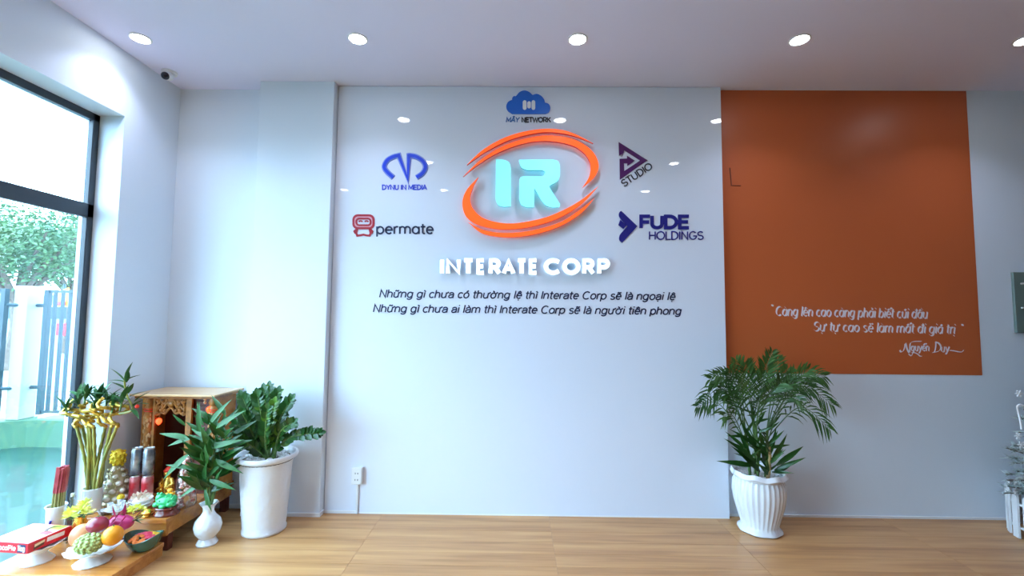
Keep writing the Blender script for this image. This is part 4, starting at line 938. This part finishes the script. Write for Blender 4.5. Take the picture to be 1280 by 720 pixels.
def facetext(text, O, ux, hgt, m_, parent, pen=1.5, width=None):
    GL = [glyph(c) for c in text]; W_ = sum(g_[0] for g_ in GL); un = hgt/7; kx = (width/W_ if width else un); x = 0; mb = MB(); nn_ = ux.cross(up_)
    for (adv, S) in GL:
        for i_, st in enumerate(S):
            sub = MB(); ribbon(sub, [((gx+x)*kx, gy*un) for gx, gy in st], pen*un/2, lambda a_, b_: Vector((a_, 0, b_)), 0, .0008+.0001*i_)
            mb.add([O+ux*v[0]+up_*v[2]+nn_*v[1] for v in sub.v], sub.f)
        x += adv
    return mb.build('box_text', m_, parent)
ux = -dx_  # reading left to right on the front face
O = A+bz
MB().add([O-ux*.062+up_*.004+ux.cross(up_)*.0006, O-ux*.012+up_*.004+ux.cross(up_)*.0006, O-ux*.012+up_*.044+ux.cross(up_)*.0006, O-ux*.055+up_*.046+ux.cross(up_)*.0006], [(0, 1, 2, 3)]).build('navy_patch', 'bluecard', r)
facetext('ChocoPie', O-ux*.215+up_*.014, ux, .022, 'white', r, 1.7, .145)
facetext('Tiag', O-ux*.060+up_*.014, ux, .024, 'white', r, 1.5, .044)
us = d_; ns = us.cross(up_)
def sidep(nm, P, m_, k=1): MB().add([O+us*a_+up_*b_+ns*.0006*k for a_, b_ in P], [tuple(range(len(P)))]).build(nm, m_, r)
sidep('side_picture', [(.025, .006), (.075, .014), (.080, .040), (.030, .036)], 'choc'); sidep('side_picture', [(.030, .020), (.078, .028), (.079, .040), (.031, .034)], 'cream', 2)
sidep('side_label', [(.088, .020), (.175, .018), (.177, .040), (.090, .042)], 'cardw'); 
# ================================================================ vase with leafy canes on the floor
cx, cy = -1.925, 2.925
M['vase'] = mat('white embossed porcelain', (.80, .83, .87), .2, bump=.5, bscale=35, coat=.3)
zv = at(257, 628, y=cy).z
r = thing('vase_plant', (cx, cy, 0), 'white porcelain floor vase filled with leafy green dracaena canes', 'plant')
k_ = zv/.28
MB().lathe([(.056, 0), (.060, .010*k_), (.050, .030*k_), (.044, .045*k_), (.070, .085*k_), (.078, .125*k_), (.068, .165*k_), (.040, .200*k_), (.030, .225*k_), (.032, .250*k_), (.046, .272*k_), (.052, .280*k_), (.046, .279*k_), (.028, .25*k_)], (cx, cy, 0), 40, lambda th, i, r_, z: (r_*(1+(.06*math.sin(6*th) if i in (10, 11, 12) else 0)), z)).build('vase', 'vase', r, True)
leafmesh('vl', .20, .036, 'leafb', .25, .22, 8); leafmesh('vd', .21, .040, 'leafz', .25, .12, 8)
rd = random.Random(4)
stems = [(-.10, -.02, .72), (-.05, -.05, .66), (0, 0, .74), (.05, .02, .78), (.10, -.02, .68), (.03, -.06, .60), (-.03, .05, .70), (.08, .05, .64), (-.07, -.05, .56)]
for (dx, dy, ht) in stems:
    p0 = Vector((cx+dx*.15, cy+dy*.15, zv-.02)); p3 = Vector((cx+dx*.75+.03, cy+dy, ht)); mid = p0.lerp(p3, .5)+Vector((0, 0, .02))
    st = MB().tube(smoothpts([tuple(p0), tuple(mid), tuple(p3)], 5), .0055, 6).build('stem', 'stem', r)
    for k in range(10):
        t_ = .22+.78*k/9; pos = p0.lerp(p3, t_)+Vector((0, 0, .01)); a_ = rd.uniform(0, 2*PI)+k*2.4; e_ = .35+.7*t_*rd.random()
        if math.sin(a_) > .5: a_ = -a_
        dd = (math.cos(a_)*math.cos(e_)+dx*1.5, math.sin(a_)*math.cos(e_)*.6, math.sin(e_))
        put_leaf('vl' if rd.random() < .4 else 'vd', st, pos, dd, side=(rd.uniform(-.4, .4), -1, .5), s=rd.uniform(.6, .95))
# characteristic leaves reaching left and one hanging right
hub = Vector((cx+.01, cy-.03, .50))
st = MB().tube([(cx, cy-.02, zv-.02), (cx+.005, cy-.03, .42), hub], .006, 6).build('stem', 'stem', r)
for (u, v, u2, v2, s_) in ((238, 548, 196, 540, 1.0), (236, 568, 196, 600, 1.05), (232, 532, 215, 518, 1.0), (262, 530, 282, 500, 1.1), (270, 535, 300, 512, 1.1), (262, 600, 291, 611, .8), (250, 606, 220, 622, .8), (245, 545, 205, 556, 1.1), (262, 560, 298, 548, 1.0), (256, 612, 262, 640, .6), (240, 585, 205, 580, .9), (268, 575, 300, 590, .9), (250, 540, 245, 505, 1.0)):
    a0, b0 = at(u, v, y=cy-.05), at(u2, v2, y=cy-.09); put_leaf('vl', st, a0, b0-a0, side=(.1, -1, .55), s=(b0-a0).length/.20)
# ================================================================ ZZ plant in a rough white pot
cx, cy = -1.675, 3.12
r = thing('zz_plant', (cx, cy, 0), 'glossy dark green zamioculcas in a tall rough white pot beside the shrine', 'plant')
zr = .505
P_ = [(.128, 0), (.134, .006), (.136, .020), (.130, .028), (.134, .06), (.146, .25), (.158, .42), (.162, .455), (.166, .470), (.190, .478), (.194, .492), (.188, zr), (.176, zr), (.168, .488), (.160, .46)]
MB().lathe(P_, (cx, cy, 0), 64, lambda th, i, r_, z: (r_*(1+.012*math.sin(3*th+z*9)*(4 < i < 7)+(.01*math.sin(5*th) if i < 3 else 0)), z)).build('pot', 'potrough', r, True)
MB().lathe([(.150, .44), (.166, .462), (.10, .470), (.02, .472)], (cx, cy, 0), 40).build('soil', 'soil', r, True)
pb = MB(); rd = random.Random(8)
for k in range(420):
    a_, R_ = rd.uniform(0, 2*PI), .160*math.sqrt(rd.random())
    if a_ < 1.2 and a_ > .5 and R_ > .12: continue
    pb.ball((cx+R_*math.cos(a_), cy+R_*math.sin(a_), .472+rd.uniform(0, .012)), rd.uniform(.006, .011), 6, 4, sc=(1.2, 1, .7))
tag(pb.build('pebbles', 'pebble', r, True), kind='stuff')
leafmesh('zz', .062, .040, 'leafz', .2, .08, 6); leafmesh('zy', .058, .036, 'leafy', .2, .1, 6)
zst = [  # tip pixel, depth, leaf kind
 (330, 488, 3.12, 'zz'), (337, 485, 3.18, 'zz'), (348, 491, 3.08, 'zz'), (364, 500, 3.05, 'zz'), (303, 496, 3.05, 'zz'), (312, 500, 3.14, 'zz'), (322, 494, 3.0, 'zz'),
 (398, 541, 3.08, 'zz'), (366, 528, 3.0, 'zz'), (296, 530, 3.06, 'zz'), (302, 515, 2.99, 'zz'), (343, 504, 2.98, 'zy'), (352, 515, 3.2, 'zz'), (300, 548, 2.97, 'zz'), (334, 512, 2.95, 'zz')]
for i, (u, v, y, kd) in enumerate(zst):
    tip = at(u, v, y=y); b0 = Vector((cx+.02+(tip.x-cx)*.12+rd.uniform(-.03, .03), cy+(y-cy)*.3+rd.uniform(-.03, .03), .47))
    mid = b0.lerp(tip, .5)+Vector(((cx-tip.x)*.12, 0, .05 if abs(tip.x-cx) > .18 else 0)); path = [Vector(p) for p in smoothpts([tuple(b0), tuple(mid), tuple(tip)], 10)]
    st = MB().tube(path, [.011-.008*j/(len(path)-1) for j in range(len(path))], 7).build('stem', 'stem', r, True)
    n_ = len(path)
    for j in range(5, n_):
        t_ = (path[j]-path[j-1]).normalized(); sd = t_.cross(Vector((0, -1, .25))).normalized(); 
        if t_.z < .6: sd = t_.cross(Vector((.0, -.5, 0))).normalized()
        for s_ in (-1, 1):
            if (j+(s_ > 0)) % 2 and j < 9: continue
            dd = t_*.75+sd*s_*.9+Vector((rd.uniform(-.2, .2), rd.uniform(-.5, .1), rd.uniform(-.1, .25)))
            put_leaf(kd if rd.random() > .08 else 'zy', st, path[j], dd, side=(rd.uniform(-.3, .3), -1, .5), s=(.95 if j < n_-2 else .75)*rd.uniform(.8, 1.1))
    put_leaf(kd, st, path[-1], path[-1]-path[-2], side=(0, -1, .3), s=.85)
# ================================================================ palm in a fluted white pot
cx, cy = 1.665, 3.225
r = thing('palm_plant', (cx, cy, 0), 'feathery green parlour palm in a fluted white pot under the orange wall', 'plant')
zr = at(950, 592, y=cy).z
prof = [(.128, 0), (.138, .008), (.136, .020), (.122, .030), (.118, .050), (.136, .11), (.158, .19), (.168, .26), (.164, .32), (.150, .352), (.148, .362), (.156, .368), (.156, .376), (.150, .382), (.160, .398), (.172, zr-.004), (.168, zr), (.156, zr-.01), (.148, zr-.03)]
def flute(th, i, r_, z):
    if 4 <= i <= 9: r_ *= 1-.030*abs(math.sin(15*th))
    if 14 <= i <= 17: r_ *= 1+.035*math.sin(8*th); z += .006*math.sin(8*th)
    if i in (0, 1, 2): r_ *= 1+.02*math.sin(8*th)
    return r_, z
MB().lathe(prof, (cx, cy, 0), 180, flute).build('pot', 'ceramic', r, True)
dt = MB()
for k in range(44): dt.ball((cx+.156*math.cos(2*PI*k/44), cy+.156*math.sin(2*PI*k/44), .372), .008, 6, 5)
tag(dt.build('bead_rim', 'ceramic', r, True), kind='stuff')
MB().lathe([(.135, zr-.05), (.152, zr-.035), (.02, zr-.028)], (cx, cy, 0), 40).build('soil', 'soil', r, True)
pb = MB()
for k in range(330):
    a_, R_ = rd.uniform(0, 2*PI), .140*math.sqrt(rd.random()); pb.ball((cx+R_*math.cos(a_), cy+R_*math.sin(a_)*.98, zr-.026+rd.uniform(0, .012)), rd.uniform(.006, .011), 6, 4, sc=(1.2, 1, .7))
tag(pb.build('pebbles', 'pebble', r, True), kind='stuff')
M['canep'] = mat('woody palm cane', (.30, .20, .08), .6, noise=.3, nscale=40)
canes = []
for k, (dx, dy, hh, m_) in enumerate(((-.05, .01, .30, 'stem'), (-.02, -.03, .36, 'stem'), (.03, -.05, .24, 'canep'), (.045, .0, .34, 'stem'), (0, .04, .40, 'stem'), (-.07, -.03, .22, 'stem'), (.02, -.075, .2, 'canep'))):
    p0 = Vector((cx+dx, cy+dy, zr-.04)); p1 = p0+Vector((dx*.5, dy*.3, hh)); canes.append((p0, p1))
    MB().tube(smoothpts([tuple(p0), tuple(p0.lerp(p1, .5)+Vector((.006, 0, 0))), tuple(p1)], 8), [.0085 if i % 3 else .0105 for i in range(17)], 8).build('cane', m_, r, True)
def frond(tip_u, tip_v, y, base, n_=15, Ls=.15, wd=.014, droop=.3, sweep=0):
    tip = at(tip_u, tip_v, y=min(y, 3.40)); b0 = base; mid = b0.lerp(tip, .55)+Vector((0, 0, (tip-b0).length*droop*.5))
    path = [Vector(p) for p in smoothpts([tuple(b0), tuple(mid), tuple(tip)], 10)]; n = len(path)
    fr = MB().tube(path, [.0045-.0035*i/(n-1) for i in range(n)], 5).build('frond', 'leafp', r)
    lf = MB()
    for i in range(n_):
        t = .32+.68*i/(n_-1); x = t*(n-1); j = min(int(x), n-2); p = path[j].lerp(path[j+1], x-j); tg = (path[j+1]-path[j]).normalized()
        sd = tg.cross(Vector((0, -1, .2))); sd = sd.normalized() if sd.length > .1 else Vector((1, 0, 0))
        for s_ in (-1, 1):
            L = Ls*(math.sin(PI*min(1, .25+.72*(i/(n_-1))))*.75+.35)*rd.uniform(.85, 1.1)
            d0 = (tg*(.75+.5*i/n_)+sd*s_*.8+Vector((0, rd.uniform(-.35, .15), rd.uniform(-.1, .1)))).normalized(); w_ = d0.cross(Vector((rd.uniform(-.4, .4), -1, .4))).normalized()*wd/2
            q0 = p; q1 = p+d0*L*.35; q2 = p+d0*L*.7+Vector((0, 0, -L*.07*droop*3)); q3 = p+d0*L+Vector((0, 0, -L*.2*droop*3))
            for qq in (q1, q2, q3):
                if qq.y > 3.425: qq.y = 3.425
            lf.add([q0, q1-w_, q1+w_, q2-w_*.85, q2+w_*.85, q3], [(0, 1, 2), (1, 3, 4, 2), (3, 5, 4)])
    tag(lf.build('leaflets', 'leafp', fr), kind='stuff')
T = lambda k, f=1.0: canes[k][0].lerp(canes[k][1], f)
for a_ in ((965, 440, 3.20, T(4), 18, .11, .011, .1), (960, 452, 3.12, T(1), 16, .12, .011, .1), (932, 455, 3.2, T(4), 16, .13, .011, .2), (912, 462, 3.10, T(0), 16, .13, .011, .3), (984, 462, 3.15, T(3), 16, .13, .011, .25),
           (888, 474, 3.12, T(0), 15, .14, .011, .55), (880, 500, 3.02, T(1, .7), 12, .14, .011, .75), (872, 508, 3.08, T(0, .8), 13, .12, .011, .5), (1030, 470, 3.22, T(3), 16, .14, .011, .5), (1040, 505, 3.12, T(3), 15, .13, .011, .8),
           (1036, 535, 3.05, T(3, .8), 14, .12, .011, .9), (945, 465, 3.32, T(4), 14, .12, .011, .15), (975, 480, 3.0, T(1), 13, .12, .011, .3), (925, 480, 3.0, T(0), 13, .12, .011, .35), (1000, 500, 3.0, T(3, .7), 12, .11, .011, .6),
           (895, 468, 3.05, T(1), 15, .12, .011, .45), (920, 450, 3.15, T(1), 15, .12, .011, .2), (972, 448, 3.28, T(3), 15, .12, .011, .15), (1010, 462, 3.1, T(3), 15, .13, .011, .35), (1015, 485, 3.2, T(4), 15, .13, .011, .5), (900, 486, 3.2, T(0), 14, .12, .011, .5),
           (905, 520, 3.1, T(0, .7), 10, .11, .011, .5), (950, 495, 2.98, T(1, .8), 12, .11, .011, .3), (990, 478, 3.3, T(4), 13, .12, .011, .4), (912, 495, 3.25, T(0), 12, .12, .011, .4)):
    frond(*a_)
leafmesh('pl', .16, .024, 'leafz', .25, .2, 6)
for k, (u, v, u2, v2) in enumerate(((945, 578, 915, 548), (940, 582, 903, 575), (950, 575, 935, 530), (965, 575, 985, 545), (970, 582, 1008, 556), (968, 588, 1005, 572), (965, 590, 990, 590), (955, 580, 955, 535), (958, 575, 975, 535), (938, 570, 925, 540), (950, 590, 925, 560), (972, 590, 992, 580), (960, 570, 945, 545), (948, 560, 918, 535), (960, 560, 990, 555))):
    a0 = at(u, v, y=3.16+.02*(k % 4)); b0 = at(u2, v2, y=3.06+.03*(k % 5)); put_leaf('pl', r, a0, b0-a0, side=(rd.uniform(-.4, .4), -1, .5), s=(b0-a0).length/.16)
for k in range(46):
    c_ = canes[k % 7]; p = c_[0].lerp(c_[1], rd.uniform(.25, 1.1)); a_ = rd.uniform(0, 2*PI); e_ = rd.uniform(.1, 1.1)
    put_leaf('pl', r, p, (math.cos(a_)*math.cos(e_), -abs(math.sin(a_))*math.cos(e_)*.7, math.sin(e_)), side=(rd.uniform(-.5, .5), -1, .4), s=rd.uniform(.6, 1.05))
# ================================================================ frosted tree with white picket fence at the right edge
cx, cy = 3.62, 3.08
M['frost'] = mat('frosted green needles', (.10, .17, .14), .6, col2=(.55, .62, .62), nscale=25)
M['dkneedle'] = mat('dark green needles', (.03, .09, .05), .6)
r = thing('picket_fence', (cx, cy, 0), 'white picket fence ring around the frosted tree at the right edge', 'fence')
RF = .30; nP = 22
for k in range(nP):
    a_ = 2*PI*k/nP; x_, y_ = cx+RF*math.cos(a_), cy+RF*math.sin(a_)
    m_ = MB(); w_ = .024; n0 = Vector((math.cos(a_), math.sin(a_), 0)); t0 = Vector((-math.sin(a_), math.cos(a_), 0)); c0 = Vector((x_, y_, 0))
    pr = [(-w_, .004), (w_, .004), (w_, .27), (0, .30), (-w_, .27)]
    vv = [c0+t0*a2+Vector((0, 0, b2))+n0*.006 for a2, b2 in pr]+[c0+t0*a2+Vector((0, 0, b2))-n0*.006 for a2, b2 in pr]
    m_.add(vv, [(0, 1, 2, 3, 4), (9, 8, 7, 6, 5)]+[(i, (i+1) % 5, 5+(i+1) % 5, 5+i) for i in range(5)]); m_.build('picket', 'white', r)
for z in (.07, .22): MB().tube([(cx+(RF-.012)*math.cos(2*PI*k/44), cy+(RF-.012)*math.sin(2*PI*k/44), z) for k in range(45)], .009, 5).build('fence_rail', 'white', r)
r = thing('frosted_tree', (cx, cy, 0), 'frosted artificial christmas tree cut by the right photo edge', 'christmas tree')
MB().tube([(cx, cy, 0), (cx, cy, 1.5)], [.03, .01], 8).build('trunk', 'bark', r)
MB().lathe([(.12, 0), (.14, .1), (.13, .16), (.05, .16)], (cx, cy, 0), 20).build('stand', 'wooddk', r, True)
rd = random.Random(2)
def branch(b0, tip, wl=.055, ndl=110):
    d_ = tip-b0; nd = MB(); br = MB().tube([b0, b0.lerp(tip, .5)+Vector((0, 0, -.01)), tip], .004, 5).build('branch', 'bark', r)
    for k in range(ndl):
        t = rd.uniform(.15, 1); p = b0+d_*t; n_ = (Vector((rd.gauss(0, 1), rd.gauss(0, 1), rd.gauss(0, 1))).normalized()+d_.normalized()*.6).normalized(); w_ = n_.orthogonal().normalized()*.0045
        L = wl*rd.uniform(.6, 1); q = p+n_*L
        if q.y > 3.43: continue
        nd.add([p-w_, p+w_, q], [(0, 1, 2)])
    tag(nd.build('needles', 'frost', br), kind='stuff')
for lv in range(13):
    z = .30+lv*.095; R_ = .34*(1-lv/13.5); n_ = max(5, 11-lv//2)
    for k in range(n_):
        a_ = 2*PI*k/n_+lv*.7; e_ = R_*rd.uniform(.85, 1.05)
        tip = Vector((cx+e_*math.cos(a_), min(cy+e_*math.sin(a_), 3.42), z-.02)); branch(Vector((cx, cy, z+.05)), tip)
tl = at(1258, 578, y=3.0)
branch(Vector((cx, cy, .50)), at(1258, 560, y=2.98), .05); branch(Vector((cx, cy, .42)), at(1259, 600, y=2.95), .05)
cs = MB(); c0 = at(1271, 534, y=2.95)
pts = [at(u, v, y=2.95) for u, v in ((1277, 537), (1275, 524), (1272, 512), (1272, 508), (1275, 506), (1279, 507))]
cn = thing('candy_cane', c0, 'pale hooked candy cane ornament hanging on the frosted tree', 'ornament')
MB().tube([Vector(p) for p in smoothpts([tuple(p) for p in pts], 4)], .0055, 8).build('cane', 'white', cn, True)
for k, (u, v) in enumerate(((1272, 545), (1276, 556), (1273, 492))):
    q = at(u, v, y=2.96); fl = MB()
    for j in range(6):
        a_ = 2*PI*j/6; fl.tube([q, q+Vector((.022*math.cos(a_), -.004, .022*math.sin(a_)))], .0035, 5)
    tag(fl.build('white_flower', 'white'), ['white star flower ornament below the candy cane', 'lower white star flower ornament near the tree base', 'upper white star flower ornament above the candy cane'][k], 'ornament')
